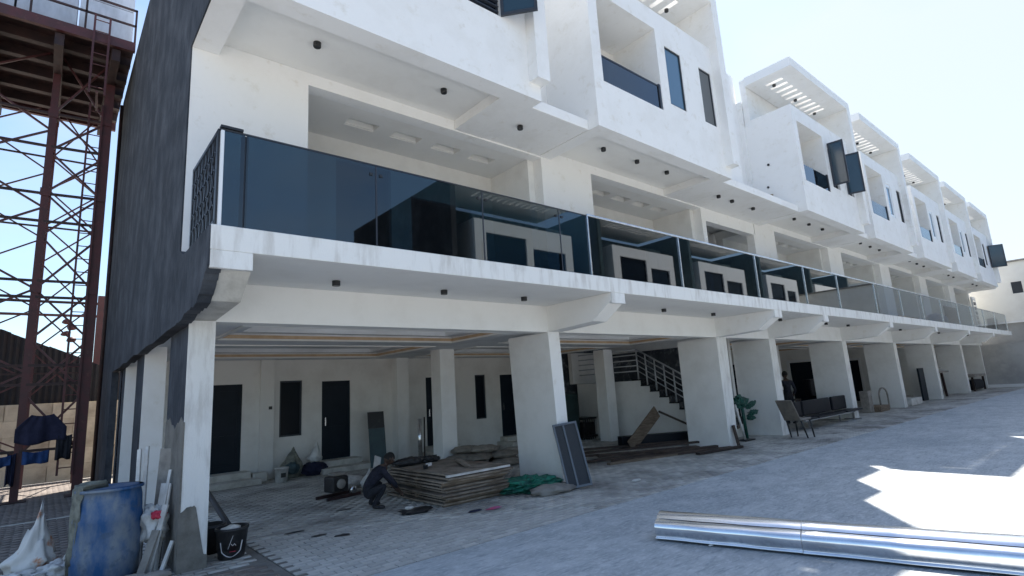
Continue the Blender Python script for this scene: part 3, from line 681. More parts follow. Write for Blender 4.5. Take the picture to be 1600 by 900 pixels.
# pierced black return at the near end
bm = bmesh.new()
ya, yb = YF+.09, 6.6
for z_ in (3.36, 4.27): beam(bm, (1.1, ya, z_), (1.1, yb, z_), .03, .04)
for y_ in (ya, yb): beam(bm, (1.1, y_, 3.32), (1.1, y_, 4.29), .03, .05)
random.seed(5)
for i in range(7):
    y_ = ya+(i+.5)*(yb-ya)/7
    for j in range(5):
        z_ = 3.45+j*.18; rr = .085
        pts = [Vector((1.1, y_+rr*math.cos(t*math.pi/4)*(1 if j % 2 else .8), z_+rr*math.sin(t*math.pi/4)*1.1)) for t in range(9)]
        for p, q in zip(pts, pts[1:]): beam(bm, p, q, .012, .022, (1, 0, 0))
    beam(bm, (1.1, y_, 3.36), (1.1, y_, 4.27), .012, .03)
bmobj('scrolled_end_panel', bm, BLACK, RL, False, RL.org)

# ---------------------------------------------------------------- opposite row (seen mirrored in the glass)
OD = -6.6
for i, (x0, wd) in enumerate(((13.2, 5.9), (22.2, 5.6), (30.6, 5.9), (39.8, 5.3), (48.7, 5.0), (57.2, 4.8))):
    o = T('facing_house', 'white house of the facing row, mirrored in balcony glass panel '+('nearest the corner', 'second along', 'third along', 'fourth along', 'fifth along', 'farthest along')[i], 'house', (x0, OD, 0), group='houses of the facing row')
    x1 = x0+wd
    solid('upper_box', WHITE, o, [box(x0, x1, OD-1.4, OD, 5.95, 8.85)], [box(x0+.6, x0+2.9, OD-.15, OD, 6.6, 8.3), box(x0+3.3, x1-.5, OD-.15, OD, 6.6, 7.9)])
    window(o, 'window', x0+.602, x0+2.898, 6.602, 8.298, OD-.12, FRAME, WGLASSB, .06)
    window(o, 'window', x0+3.302, x1-.502, 6.602, 7.898, OD-.12, FRAME, WGLASSB, .06)
    sl = []; q = x0+.5
    while q < x1-.8: sl.append(box(round(q, 3), round(q+.15, 3), OD-.9, OD-.3, 10.17, 10.43)); q += .36
    solid('canopy', WHITE, o, [box(x0-1.049, x1+.03, OD-2.4, OD+.19, 10.17, 10.43)], sl)
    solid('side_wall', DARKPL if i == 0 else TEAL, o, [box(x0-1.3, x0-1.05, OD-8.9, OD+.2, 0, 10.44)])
    solid('main_wall', TEAL, o, [box(x0-1.049, x1+.9, OD-9, OD-1.401, 0, 9.6)])  # main and later side walls coloured dark, standing in for terrace shade
    solid('first_floor_slab', WHITE, o, [box(x0-1.049, x1+.9, OD-1.4, OD, 3.07, 3.31)])
o = T('facing_block', 'plain grey block closing the facing row behind the viewer', 'building', (64, OD, 0))
solid('wall', FAR, o, [box(64, 100, OD-8, OD, 0, 11)], [box(68, 70, OD-.2, OD, 7.2, 8.6)])
window(o, 'window', 68.003, 69.997, 7.203, 8.597, OD-.15, FRAME, WGLASSB, .08)

# ---------------------------------------------------------------- far end
F = T('far_building', 'plain cream building beyond the end of the terrace with one small dark window', 'building', (50, 4, 0))
solid('wall', FAR, F, [box(46.2, 60, -12, 9.5, 4.0, 7.72)], [box(46.2, 46.35, 4.62, 5.12, 5.72, 6.45)], bev=.01)
solid('lower_wall', FARG, F, [box(46.3, 60, -12, 9.5, 2.64, 4.0)])
solid('roof_edge', GREYO, F, [box(46.05, 60, -12, 9.5, 7.722, 7.82)])
solid('ledge', WHITE, F, [box(46.14, 46.3, -12, 9.5, 3.9, 3.998)])
f = solid('window', FRAME, F, [box(46.24, 46.3, 4.622, 5.118, 5.722, 6.448)], [box(46.24, 46.3, 4.67, 5.07, 5.77, 6.40)])
sub('pane', MESHM, f, [box(46.26, 46.27, 4.66, 5.08, 5.76, 6.41)])
W = T('boundary_wall', 'tall bare grey rendered wall closing the far end of the yard', 'wall', (44.6, 4, 0))
solid('render', FARG, W, [box(44.9, 45.15, -12, 9.5, 0, 2.64)])
solid('plinth', WHITE, W, [box(44.78, 44.9, -12, 9.5, 0, .18)])
bm = bmesh.new(); lump(bm, (44.86, 4.9, 1.15), (.05, .28, .14), .3, 3); bmobj('plaster_patch', bm, WHITE, W, True, W.org)
# end flank of the terrace: louvred wall + outdoor unit
E_ = T('louvred_screen', 'white louvred ventilation screen at the far end of the first floor', 'screen', (44.4, YW, 3.3))
solid('frame', WFRAME, E_, [box(44.3, 45.3, 6.86, 6.95, 3.31, 5.7)], [box(44.45, 45.2, 6.86, 6.95, 3.6, 5.5)])
for i in range(6): solid('slat', FRAME, E_, [box(44.46, 45.19, 6.87, 6.93, 3.7+i*.3, 3.88+i*.3)])
AC = T('outdoor_unit', 'grey air conditioner outdoor unit standing at the far end of the balcony', 'air conditioner', (42.6, 5.9, 3.31))
solid('housing', GREYO, AC, [box(-.5, .5, -.17, .17, .05, .78)], bev=.015, local=True)
bm = bmesh.new(); lathe(bm, [(.27, 0), (.29, .02), (.27, .04), (.1, .045)], (0, 0, 0), 24)
g = bmobj('fan_grille', bm, BLACK, AC, True); g.rotation_euler = (R(90), 0, 0); g.location = (-.12, -.165, .41)
for s_ in (-.35, .35): solid('foot', BLACK, AC, [box(s_-.04, s_+.04, -.17, .17, 0, .05)], local=True)

# ---------------------------------------------------------------- water tower
TW = T('water_tower', 'dark red steel lattice water tower standing against the dark side wall', 'tower', (.15, 15.4, 0))
def wob(name, build, m, parent=TW, smooth=False):
    bm = bmesh.new(); build(bm); return bmobj(name, bm, m, parent, smooth, parent.org)
def ileg(x, y, w_, top=10.4):
    def b(bm):
        bx(bm, x-w_/2, x+w_/2, y-w_/2, y-w_/2+.02, 0, top); bx(bm, x-w_/2, x+w_/2, y+w_/2-.02, y+w_/2, 0, top); bx(bm, x-.012, x+.012, y-w_/2+.02, y+w_/2-.02, 0, top)
    return b
LG = [(-.33, 15.4, .135), (.66, 15.3, .18), (-3.3, 15.5, .2), (-.33, 18.2, .14), (.72, 18.2, .14), (-3.3, 18.2, .14)]
for x, y, w_ in LG: wob('leg', ileg(x, y, w_), RED)
for x, y, w_ in LG[:3]: wob('base_plate', lambda bm: bx(bm, x-.2, x+.2, y-.2, y+.2, 0, .02), DRED)
levels = [.62, 1.25, 2.15, 2.9, 4.22, 4.58, 5.93, 6.57, 7.63, 8.47, 10.2]
hz = [1.0, 2.35, 2.75, 4.22, 4.58, 5.93, 6.57, 7.7, 8.5]
faces = [((-.33, 15.36), (.66, 15.26)), ((-3.3, 15.46), (-.33, 15.36)), ((-.33, 18.2), (.72, 18.2)), ((-3.3, 18.2), (-.33, 18.2)), ((-3.3, 15.5), (-3.3, 18.2)), ((.7, 15.5), (.7, 18.2))]
for fi, ((xa, ya), (xb, yb)) in enumerate(faces):
    t_ = .052 if fi in (0, 1) else .042
    for z_ in (hz if fi < 2 else hz[2::2]):
        wob('strut', lambda bm: beam(bm, (xa, ya, z_), (xb, yb, z_), t_, t_), DRED)
    steps_ = [0.9, 2.6, 4.4, 6.25, 8.1, 10.1]
    if fi in (0, 2): steps_ = [.9, 2.15, 3.3, 4.4, 5.6, 6.6, 7.6, 8.5, 10.1]
    for za, zb in zip(steps_, steps_[1:]):
        wob('brace', lambda bm: beam(bm, (xa, ya, za), (xb, yb, zb), t_*.8, t_*.8), RED)
        wob('brace', lambda bm: beam(bm, (xa, ya+.03, zb), (xb, yb+.03, za), t_*.8, t_*.8), RED)
for x, y in ((-.33, 15.33), (.66, 15.2)):
    for z_ in (4.4, 6.6, 8.5): wob('gusset', lambda bm: bx(bm, x-.09, x+.09, y-.015, y-.003, z_-.09, z_+.09), RED)
# platform: deck beams
wob('edge_channel', lambda bm: bx(bm, -4.5, 1.0, 13.9, 14.0, 9.8, 10.02), RED)
wob('edge_channel', lambda bm: bx(bm, -4.5, 1.0, 18.4, 18.5, 9.75, 10.02), RED)
wob('deck_plate', lambda bm: bx(bm, -4.5, 1.0, 14.0, 18.4, 10.0, 10.04), DRED)
for i in range(5): wob('joist', lambda bm: bx(bm, -4.45, .98, 14.6+i*.8, 14.76+i*.8, 9.78, 9.998), DRED)
for x in (-3.3, -1.5, -.33, .66): wob('main_beam', lambda bm: bx(bm, x-.08, x+.08, 14.0, 18.4, 9.5, 9.775), DRED)
for i in range(5): wob('tank_panel', lambda bm: (bx(bm, -4.2+i*1.04, -3.2+i*1.04, 14.35, 18.1, 10.05, 11.05)), TANK)
for i in range(5): wob('tank_panel', lambda bm: (bx(bm, -4.2+i*1.04, -3.2+i*1.04, 14.35, 18.1, 11.07, 12.07)), TANK)
for z_ in (10.45, 10.85): wob('guard_rail', lambda bm: beam(bm, (-4.5, 13.93, z_), (1.0, 13.93, z_), .04, .04), DRED)
for i in range(7): wob('guard_post', lambda bm: beam(bm, (-4.45+i*.905, 13.93, 10.02), (-4.45+i*.905, 13.93, 10.87), .04, .04), DRED)
def ladder(name, x, y, z0, z1, wd=.34, sp=.3, parent=TW):
    def rails(bm):
        for s_ in (-1, 1): beam(bm, (x+s_*wd/2, y, z0), (x+s_*wd/2, y, z1), .04, .03)
    o = wob('ladder_rails', rails, RED)
    z_ = z0+.15
    while z_ < z1: 
        bm = bmesh.new(); tube(bm, (x-wd/2, y, z_), (x+wd/2, y, z_), .012, seg=6); q = bmobj('rung', bm, RED, o, False, TW.org); z_ += sp
ladder('ladder', .43, 15.17, .45, 8.9, wd=.24)
ladder('ladder', .37, 13.84, 8.5, 10.4, wd=.27, sp=.27)
wob('ladder_stay', lambda bm: beam(bm, (.37, 13.84, 8.55), (.43, 15.17, 8.75), .04, .04), RED)
# clothes on the tower
def cloth(name, m, P, wdt, hgt, sag=.06, th=.012, wav=.04, seed=0, shape=None):
    """hanging cloth: grid in x/z with folds"""
    bm = bmesh.new(); nx, nz = 14, 10; rows = []
    rs = random.Random(seed)
    ph = rs.random()*6
    for j in range(nz+1):
        row = []
        for i in range(nx+1):
            a = i/nx; b = j/nz
            wscale = 1 if shape is None else shape(b)
            x = (a-.5)*wdt*wscale; z = -b*hgt*(1+.06*math.sin(a*7+ph))-sag*math.sin(a*math.pi)*.5
            y = wav*math.sin(a*11+ph+b*1.5)*b+wav*.4*math.sin(a*23+ph)
            row.append(bm.verts.new((x, y, z)))
        rows.append(row)
    for j in range(nz):
        for i in range(nx): bm.faces.new((rows[j][i], rows[j][i+1], rows[j+1][i+1], rows[j+1][i]))
    o = bmobj(name, bm, m, None, True); o.location = P
    s_ = o.modifiers.new('solid', 'SOLIDIFY'); s_.thickness = th
    return o
tag(cloth('jacket', NAVYSH, (.0, 15.13, 1.72), .62, .55, seed=2, shape=lambda b: .55+.75*min(1, b*2)), 'dark navy jacket hanging on the tower braces beside the ladder', 'jacket')
tag(cloth('trousers', TROUS, (.38, 15.12, 1.28), .26, .48, seed=3), 'black garment hanging over the tower ladder rungs, lower right of the jacket', 'clothes')
tag(cloth('towel', BLUESH, (-.05, 15.12, 1.0), .42, .24, seed=4), 'bright blue towel hung on the lower tower strut', 'towel')
tag(cloth('shirt', BLUESH, (-.62, 15.2, .95), .4, .2, seed=6), 'blue cloth on the strut left of the tower leg, cut by the frame edge', 'cloth')
tag(cloth('rag', NAVYSH, (-.42, 15.25, .98), .14, .6, seed=7), 'dark rag hanging behind the left tower leg', 'cloth')
# yard wall of cream blocks with corrugated sheets above
YWL = T('block_wall', 'cream rendered block wall behind the steel tower with its courses showing', 'wall', (-4, 19.1, 0))
solid('footing', CREAMW, YWL, [box(-12, 3.0, 19.12, 19.3, 0, 2.02)])
me_b = None
for j in range(5):
    for i in range(16):
        x = -11.9+i*.93+(j % 2)*.46
        bm = bmesh.new() if me_b is None else None
        if bm:
            bx(bm, 0, .91, 0, .03, 0, .39); me_b = bpy.data.meshes.new('block'); bmesh.ops.recalc_face_normals(bm, faces=bm.faces); bm.to_mesh(me_b); bm.free(); me_b.materials.append(CREAMW)
        o = bpy.data.objects.new('block', me_b); COL.objects.link(o); o.parent = YWL.o; o.location = Vector((x, 19.09+random.random()*.005, .01+j*.4))-YWL.org
SH = T('sheet_fence', 'dark rusty corrugated sheet hoarding rising above the cream wall', 'fence', (-4, 19.6, 2))
xq = -12
i = 0
while xq < 2.6:
    zt_ = 4.0-.5*(xq+1)*.45 if xq > -1 else 4.05
    bm = bmesh.new(); n_ = 12; vs = []
    for j in range(n_+1):
        xx = xq+j*.8/n_; yy = 19.55+.02*math.sin(j*math.pi)+(.02 if j % 2 else -.02)
        vs.append((bm.verts.new((xx, yy, 1.7)), bm.verts.new((xx, yy, max(2.9, 4.0-.45*max(0, xx+1))+.02*(i % 2)))))
    for a, b in zip(vs, vs[1:]): bm.faces.new((a[0], b[0], b[1], a[1]))
    o = bmobj('corrugated_sheet', bm, SHEET, SH, False, SH.org); sm = o.modifiers.new('s', 'SOLIDIFY'); sm.thickness = .004
    xq += .8; i += 1
# red gantry posts behind the building corner
GP = T('pipe_gantry', 'red steel gantry with cross pipes beyond the cream wall, right of the tower', 'gantry', (.95, 21, 0))
bm = bmesh.new(); bx(bm, 1.05, 1.22, 21, 21.15, 0, 5.3); bmobj('post', bm, RED, GP, False, GP.org)
bm = bmesh.new(); bx(bm, -.55, -.45, 21, 21.1, 0, 5.2); bmobj('post', bm, RED, GP, False, GP.org)
for z_ in (5.05, 4.65, 3.2): bm = bmesh.new(); beam(bm, (-2.5, 21.05, z_), (3.2, 21.05, z_), .07, .07); bmobj('cross_pipe', bm, RED, GP, False, GP.org)
bm = bmesh.new()
for i in range(4): lump(bm, (.35+.13*(i % 2), 21.0, 4.45-.18*i), (.12, .08, .09), .3, i, 2)
bmobj('valve_cluster', bm, RED, GP, True, GP.org)

# ---------------------------------------------------------------- aluminium roll in the foreground
RO = T('aluminium_roll', 'long shiny rolled aluminium sheet lying on the blue grey driveway', 'metal sheet', (5.3, 3.55, .0))
p0 = Vector((5.22, 3.80, 0)); p1 = Vector((6.20, .35, 0)); p2 = Vector((5.60, 2.46, 0))
axd = (p1-p0).normalized(); sd_ = Vector((axd.y, -axd.x, 0))     # sd_ points to the near side
if sd_.x > 0: sd_ = -sd_
# cross section (distance towards the near side, height): loosely rolled, squashed flat, its edge lying over the front
SEC = [(.085, .152), (.06, .172), (.02, .187), (-.04, .186), (-.10, .16), (-.145, .11), (-.14, .05), (-.10, .012), (-.03, .003), (.06, .003), (.13, .005), (.155, .010), (.154, .020), (.140, .026), (.149, .055), (.156, .082), (.155, .104), (.144, .126), (.118, .141), (.08, .149), (.05, .151)]
def smooth(P, n=5):
    out = []
    for i in range(len(P)-1):
        p0_, p1_, p2_, p3_ = P[max(0, i-1)], P[i], P[i+1], P[min(len(P)-1, i+2)]
        for j in range(n):
            t = j/n
            out.append(tuple(.5*((2*p1_[q])+(-p0_[q]+p2_[q])*t+(2*p0_[q]-5*p1_[q]+4*p2_[q]-p3_[q])*t*t+(-p0_[q]+3*p1_[q]-3*p2_[q]+p3_[q])*t**3) for q in (0, 1)))
    return out+[P[-1]]
SM = smooth(SEC)
def roll(name, a, b, k0, k1, m, n_=14):
    bm = bmesh.new(); rings = []
    for j in range(n_+1):
        c = a.lerp(b, j/n_); kk = k0+(k1-k0)*j/n_
        rings.append([bm.verts.new(c+sd_*(x*kk)+Vector((0, 0, .004+z*kk+.0015*math.sin(j*1.1+i*.2)))) for i, (x, z) in enumerate(SM)])
    for A, B in zip(rings, rings[1:]):
        for i in range(len(SM)-1): bm.faces.new((A[i], A[i+1], B[i+1], B[i]))
    return bmobj(name, bm, m, RO, True, RO.org)
roll('outer_sheet', p0, p2-axd*.004, 1.30, 1.32, FOIL)
roll('outer_sheet', p2+axd*.004, p1, 1.32, 1.36, FOIL)
roll('joint_band', p2-axd*.006, p2+axd*.006, 1.312, 1.312, FOILU, 2)

# small litter in the foreground
def rock(P, rad, m, lab, cat, name='stone', seed=0, amp=.35):
    bm = bmesh.new(); lump(bm, (0, 0, rad[2]*.8), rad, amp, seed, 2); o = bmobj(name, bm, m, None, False); o.location = P; return tag(o, lab, cat)
rock((3.45, 3.03, .0), (.07, .05, .03), TILEW, 'small pale stone on the driveway at the bottom of the frame', 'stone', seed=1)
rock((5.18, 3.2, 0), (.025, .02, .01), TILEW, 'tiny pale crumb beside the near end of the aluminium roll', 'stone', seed=2)

# ---------------------------------------------------------------- drum, tarpaulin and rubbish by the corner column
DR = T('plastic_drum', 'big scuffed blue plastic drum standing in front of the corner column', 'drum', (.60, 7.35, 0))
bm = bmesh.new(); lathe(bm, [(.24, 0), (.262, .03), (.268, .2), (.275, .24), (.268, .28), (.268, .56), (.277, .60), (.268, .64), (.262, .80), (.25, .86), (.262, .87), (.262, .90), (.235, .90), (.235, .87)], seg=36)
o = bmobj('shell', bm, BLUE, DR, True)
bm = bmesh.new(); lathe(bm, [(.262, .868), (.272, .872), (.272, .896), (.262, .9)], seg=36); bmobj('rim_band', bm, BLUE, DR, True)
DR.o.scale = (1.1, 1.1, 1.0); DR.o.location = (.60, 7.36, 0)
# tarpaulin over the drum's left half
bm = bmesh.new(); rows = []
from mathutils import noise
for i in range(25):
    t = R(142)+i/24*R(74); row = []
    for j in range(13):
        s_ = j/12
        if s_ < .42: rr = .03+.245*(s_/.42); z_ = .93+.03*math.sin(i*.9)-.02*s_
        else:
            rr = .275+.012*math.sin(i*1.3+j)*s_; drop = (.86-.45*(abs(i-11)/12)**2)*(.86+.14*math.sin(i*.8))
            z_ = .91-(s_-.42)/.58*drop
        nn = noise.noise(Vector((i*.35, j*.4, 0)))*.03
        row.append(bm.verts.new(((rr+nn)*math.cos(t), (rr+nn)*math.sin(t), max(.02, z_+nn))))
    rows.append(row)
for a, b in zip(rows, rows[1:]):
    for j in range(12): bm.faces.new((a[j], a[j+1], b[j+1], b[j]))
o = bmobj('tarpaulin', bm, CLOTH, None, True); o.location = (.60, 7.36, 0); o.scale = (1.1, 1.1, 1.0); s_ = o.modifiers.new('s', 'SOLIDIFY'); s_.thickness = .008
tag(o, 'dusty grey green cloth draped over the left side of the blue drum', 'tarpaulin')

def sack(P, rad, m, lab, cat='sack', seed=0, name='sack', neck=None, rz=0, group=None, amp=.2, rot=None):
    bm = bmesh.new(); lump(bm, (0, 0, rad[2]*.82), rad, amp, seed, 4, 2.6)
    if neck:
        for v in bm.verts:
            t = max(0, (v.co.z/(rad[2]*1.82)))
            if t > .45:
                q = (t-.45)/.55; v.co.x *= 1-.75*q; v.co.y *= 1-.75*q; v.co.z += neck*q*q; v.co.x += .05*q
    o = bmobj(name, bm, m, None, True); o.location = P; o.rotation_euler = rot or (0, 0, rz)
    return tag(o, lab, cat, group)
sack((.02, 8.15, 0), (.22, .22, .22), SACKO, 'white and orange printed sack slumped left of the blue drum', seed=4, neck=.25, amp=.35)
sack((.22, 7.72, 0), (.17, .14, .10), SACKW, 'small crumpled white plastic bag at the left foot of the drum', 'bag', 5, 'plastic_bag', amp=.5)
sack((-.12, 7.6, 0), (.22, .13, .09), SACKW, 'flat white plastic sheet bag lying furthest left in the rubbish', 'bag', 6, 'plastic_bag', amp=.55)
sack((1.0, 7.3, .28), (.13, .15, .2), SACKW, 'white bag with a red patch stuffed between drum and corner column', 'bag', 8, 'plastic_bag', amp=.5)
sack((1.02, 7.18, .52), (.07, .06, .045), LOGOR, 'red crumpled wrapper on top of the white bag beside the drum', 'wrapper', 9, 'wrapper', amp=.4)
random.seed(11)
LEAN = [  # foot, top, width, thickness, material, label
 ((.93, 7.05, 0), (1.08, 7.12, .66), .06, .018, TILEW, 'long thin white strip leaning steeply at the very front of the offcuts'),
 ((1.00, 7.25, 0), (1.10, 7.3, .86), .13, .015, TILEW, 'widest white tile offcut leaning on the corner column'),
 ((1.05, 7.5, 0), (1.12, 7.55, 1.22), .16, .012, GREYO, 'tall grey board offcut leaning against the side of the corner column'),
 ((.86, 7.5, 0), (.90, 7.9, 1.22), .05, .02, TILEW, 'white plank offcut sticking up behind the drum, left one of two'),
 ((.92, 7.55, 0), (.98, 7.95, 1.24), .05, .02, TILEW, 'white plank offcut sticking up behind the drum, right one of two'),
 ((.86, 7.0, 0), (1.0, 7.1, .42), .09, .02, GREYO, 'short grey offcut lowest in the heap beside the drum'),
 ((1.03, 6.95, 0), (1.14, 7.02, .30), .04, .02, TILEW, 'short pale stick at the foot of the corner column'),
 ((.98, 7.15, 0), (1.13, 7.3, 1.0), .035, .012, TILEW, 'narrow pointed white sliver rising above the offcuts'),
 ((.3, 8.6, 0), (.5, 8.5, .42), .03, .02, TILEW, 'thin pale lath leaning behind the orange sack'),
]
for a, b, wd, th, m, lab in LEAN:
    bm = bmesh.new(); beam(bm, a, b, wd, th, (-.8, -.6, .1)); o = bmobj('offcut', bm, m, None, False); tag(o, lab, 'offcut', 'offcuts leaning by the corner column')
# clump of dark debris at the foot
for i, (x, y) in enumerate(((.98, 6.78), (.8, 6.85))):
    rock((x, y, 0), (.13, .08, .05), GREYO, ('lump of grey rubble at the foot of the corner column', 'lump of grey rubble in front of the blue drum')[i], 'rubble', 'rubble', 5+i)

# black bucket with printed marks, rubble and a black pipe beside the corner column
BK = T('bucket', 'black plastic bucket with white and red print right of the corner column', 'bucket', (1.72, 7.05, 0))
bm = bmesh.new(); lathe(bm, [(.125, 0), (.135, .01), (.165, .29), (.175, .30), (.175, .325), (.155, .325), (.15, .1), (.02, .09)], seg=32); bmobj('shell', bm, BLACKP, BK, True)
def onface(name, pts, m, w_=.008):
    bm = bmesh.new(); P3 = []
    for (a_, z_) in pts:
        rr = .135+.03*z_/.29+.004; P3.append(Vector((rr*math.cos(a_), rr*math.sin(a_), z_)))
    for p, q in zip(P3, P3[1:]): beam(bm, p, q, .003, w_, (math.cos(pts[0][0]), math.sin(pts[0][0]), 0))
    bmobj(name, bm, m, BK)
fa = R(-105)
onface('printed_arc', [(fa-.75+.1*i, .10-.065*math.sin(i/15*math.pi)+(.09 if i in (0, 15) else 0)) for i in range(16)], LOGO, .012)
onface('printed_arc', [(fa-.2+.1*i, .12+.045*i) for i in range(4)], LOGO, .014)
onface('printed_mark', [(fa+.0+.1*i, .17-.02*(i % 2)) for i in range(4)], LOGO, .016)
onface('printed_mark', [(fa-.1+.1*i, .09) for i in range(5)], LOGOR, .022)
B2 = T('bucket', 'plain black bucket half hidden behind the corner column', 'bucket', (1.60, 7.5, 0))
bm = bmesh.new(); lathe(bm, [(.12, 0), (.15, .27), (.16, .28), (.16, .31), (.14, .31), (.13, .1), (.02, .09)], seg=28); bmobj('shell', bm, BLACKP, B2, True)
rock((1.70, 7.06, .24), (.12, .11, .06), TILEW, 'white and red rag heaped in the black bucket', 'rag', 'rag', 12, .5)
bm = bmesh.new(); tube(bm, (1.84, 7.25, .12), (1.80, 8.75, .52), .035, seg=12); o = bmobj('pipe', bm, PVC, None, True); tag(o, 'black pipe slanting up behind the corner column', 'pipe')
for i in range(7):
    rock((1.75+random.random()*.35, 7.9+random.random()*1.0, 0), (.05+.05*random.random(), .06, .04), GREYO, 'broken grey block piece in the small heap under the slanting black pipe', 'rubble', 'rubble', 20+i)['group'] = 'rubble under the black pipe'
for i, (x, y, a, b) in enumerate(((2.6, 7.6, .12, .03), (2.75, 7.15, .1, .05), (2.95, 6.9, .09, .06), (3.6, 8.4, .12, .04))):
    bm = bmesh.new(); lump(bm, (0, 0, .003), (a, b, .006), .5, i, 2); o = bmobj('scrap', bm, BLACKP, None); o.location = (x, y, 0)
    tag(o, ('curled dark scrap nearest the black bucket', 'dark scrap on the pavers in front of the curled one', 'dark flat scrap on the pale pavers, rightmost of the three near the bucket', 'long dark scrap lying between bucket and squatting man')[i], 'scrap')

# ---------------------------------------------------------------- stack of shuttering boards
G = 'shuttering boards in the low stack'
ords = ['lowest', 'second lowest', 'third lowest', 'fourth lowest', 'fifth lowest', 'sixth lowest', 'seventh lowest', 'third from the top', 'second from the top', 'topmost']
z_ = .02
SX, SY = 5.22, 8.0
random.seed(21)
def slabmesh(w_, l_, t, warp, seed, nb=4):
    bm = bmesh.new(); nx, ny = 8, 6; top = []; bot = []
    rs = random.Random(seed)
    for j in range(ny+1):
        a = []; b = []
        for i in range(nx+1):
            x = (i/nx-.5)*w_+(.015*rs.uniform(-1, 1) if i in (0, nx) else 0); y = (j/ny-.5)*l_+(.02*rs.uniform(-1, 1) if j in (0, ny) else 0)
            wz = warp*(math.sin(i*.7+seed)+math.cos(j*.9+seed*2))
            a.append(bm.verts.new((x, y, t+wz))); b.append(bm.verts.new((x, y, wz)))
        top.append(a); bot.append(b)
    for j in range(ny):
        for i in range(nx):
            bm.faces.new((top[j][i], top[j][i+1], top[j+1][i+1], top[j+1][i])); bm.faces.new((bot[j][i], bot[j+1][i], bot[j+1][i+1], bot[j][i+1]))
    for i in range(nx):
        bm.faces.new((bot[0][i], bot[0][i+1], top[0][i+1], top[0][i])); bm.faces.new((bot[ny][i+1], bot[ny][i], top[ny][i], top[ny][i+1]))
    for j in range(ny):
        bm.faces.new((bot[j+1][0], bot[j][0], top[j][0], top[j+1][0])); bm.faces.new((bot[j][nx], bot[j+1][nx], top[j+1][nx], top[j][nx]))
    return bm
for i in range(10):
    t = T('shuttering_board', ords[i]+' board in the stack of cement stained formwork panels', 'board', (SX+random.uniform(-.04, .04), SY+random.uniform(-.06, .06), z_), rz=R(8)*0+random.uniform(-.03, .03), group=G)
    w_, l_ = 1.22+random.uniform(-.06, .05), 1.80+random.uniform(-.08, .08)
    bmobj('sheet', slabmesh(w_, l_, .024, .0025, i), PLY, t)
    for s_ in (-1, 0, 1):
        bm = bmesh.new(); bx(bm, -w_/2+.02, w_/2-.02, s_*(l_/2-.06)-.03, s_*(l_/2-.06)+.03, -.021, -.001); bmobj('batten', bm, WOOD, t)
    z_ += .046
ZT = z_-.02
bm = bmesh.new(); beam(bm, (4.62, 7.08, ZT-.02), (5.86, 7.12, ZT-.02), .05, .03); tag(bmobj('metal_angle', bm, TILEW, None), 'bright white metal strip along the front edge of the board stack', 'strip')
for i, (x, y, rz, m, lab) in enumerate(((5.2, 8.2, .5, GREYO, 'crumpled black sack lying across the back of the board stack'), )):
    sack((4.95, 8.75, ZT), (.32, .14, .07), BLACKP, lab, 'sack', 31, amp=.4)
tag(sack((5.35, 8.75, ZT), (.2, .1, .06), BLACKP, 'small black bag at the back right of the board stack', 'bag', 33, 'plastic_bag', amp=.5), 'small black bag at the back right of the board stack', 'bag')
TP = T('tape_gun', 'small black and white hand tool lying on top of the board stack', 'tool', (4.85, 8.0, ZT+.01), rz=.5)
bm = bmesh.new(); bx(bm, -.09, .0, -.02, .02, 0, .06); bmobj('grip', bm, BLACKP, TP)
bm = bmesh.new(); bx(bm, .0, .12, -.025, .025, .03, .075); bmobj('body', bm, LOGO, TP)
bm = bmesh.new(); beam(bm, (5.3, 7.5, ZT+.02), (5.65, 8.3, ZT+.05), .1, .02); tag(bmobj('plank', bm, PLY, None), 'loose short plank lying on the right of the board stack', 'plank')

# debris around the man
rock((4.2, 7.25, 0), (.24, .16, .03), BLACKP, 'flat dark rag spread on the pavers in front of the board stack', 'rag', 'rag', 40, .5)
rock((4.15, 7.35, .035), (.07, .05, .03), TILEW, 'small white scrap on the dark rag before the board stack', 'scrap', 'scrap', 41)
rock((5.0, 6.45, 0), (.13, .05, .015), PINK, 'pink plastic bag lying flat in front of the board stack', 'bag', 'plastic_bag', 42, .6)
rock((4.72, 6.55, 0), (.12, .05, .012), NAVYSH, 'small purple scrap left of the pink bag', 'scrap', 'scrap', 43, .6)
# green netting
bm = bmesh.new(); lump(bm, (0, 0, .08), (.55, .42, .12), .5, 44, 4, 3.5)
o = bmobj('green_netting', bm, GREEN, None, False); o.location = (6.28, 7.15, 0); tag(o, 'heap of green mesh netting between the board stack and the white column', 'netting')
bm = bmesh.new(); lump(bm, (0, 0, .05), (.42, .25, .07), .3, 45, 3); o = bmobj('sand_heap', bm, GREYO, None, True); o.location = (6.3, 6.6, 0); o['kind'] = 'stuff'
tag(o, 'low grey sand heap at the foot of the white column', 'sand')

# framed insect screen leaning on the second column
SCN = T('window_screen', 'tall grey framed insect screen leaning on the second column', 'screen', (6.78, 6.42, 0))
a, b = Vector((-.17, .10, 0)), Vector((.16, -.12, 0))
ex_ = (b-a).normalized(); ez_ = Vector((.08, .34, 1.0)).normalized(); ey_ = ez_.cross(ex_).normalized(); ex_ = ey_.cross(ez_)
MM = Matrix((ex_, ey_, ez_)).transposed().to_4x4(); MM.translation = Vector((-.02, 0, .02))
def lb(name, add, subs, m, root):
    me = solidmesh(name, add, subs); me.transform(MM); return link(name, me, m, root)
lb('frame', [box(-.21, .21, -.02, .02, 0, 1.07)], [box(-.18, .18, -.02, .02, .035, 1.035)], SCRF, SCN)
lb('mesh_infill', [box(-.179, .179, -.003, .003, .036, 1.034)], [], MESHM, SCN)
lb('mullion', [box(-.045, -.015, -.016, .016, .036, 1.034)], [], SCRF, SCN)
lb('mesh_infill', [box(-.179, -.046, .004, .008, .036, 1.034)], [], CURTAIN, SCN)
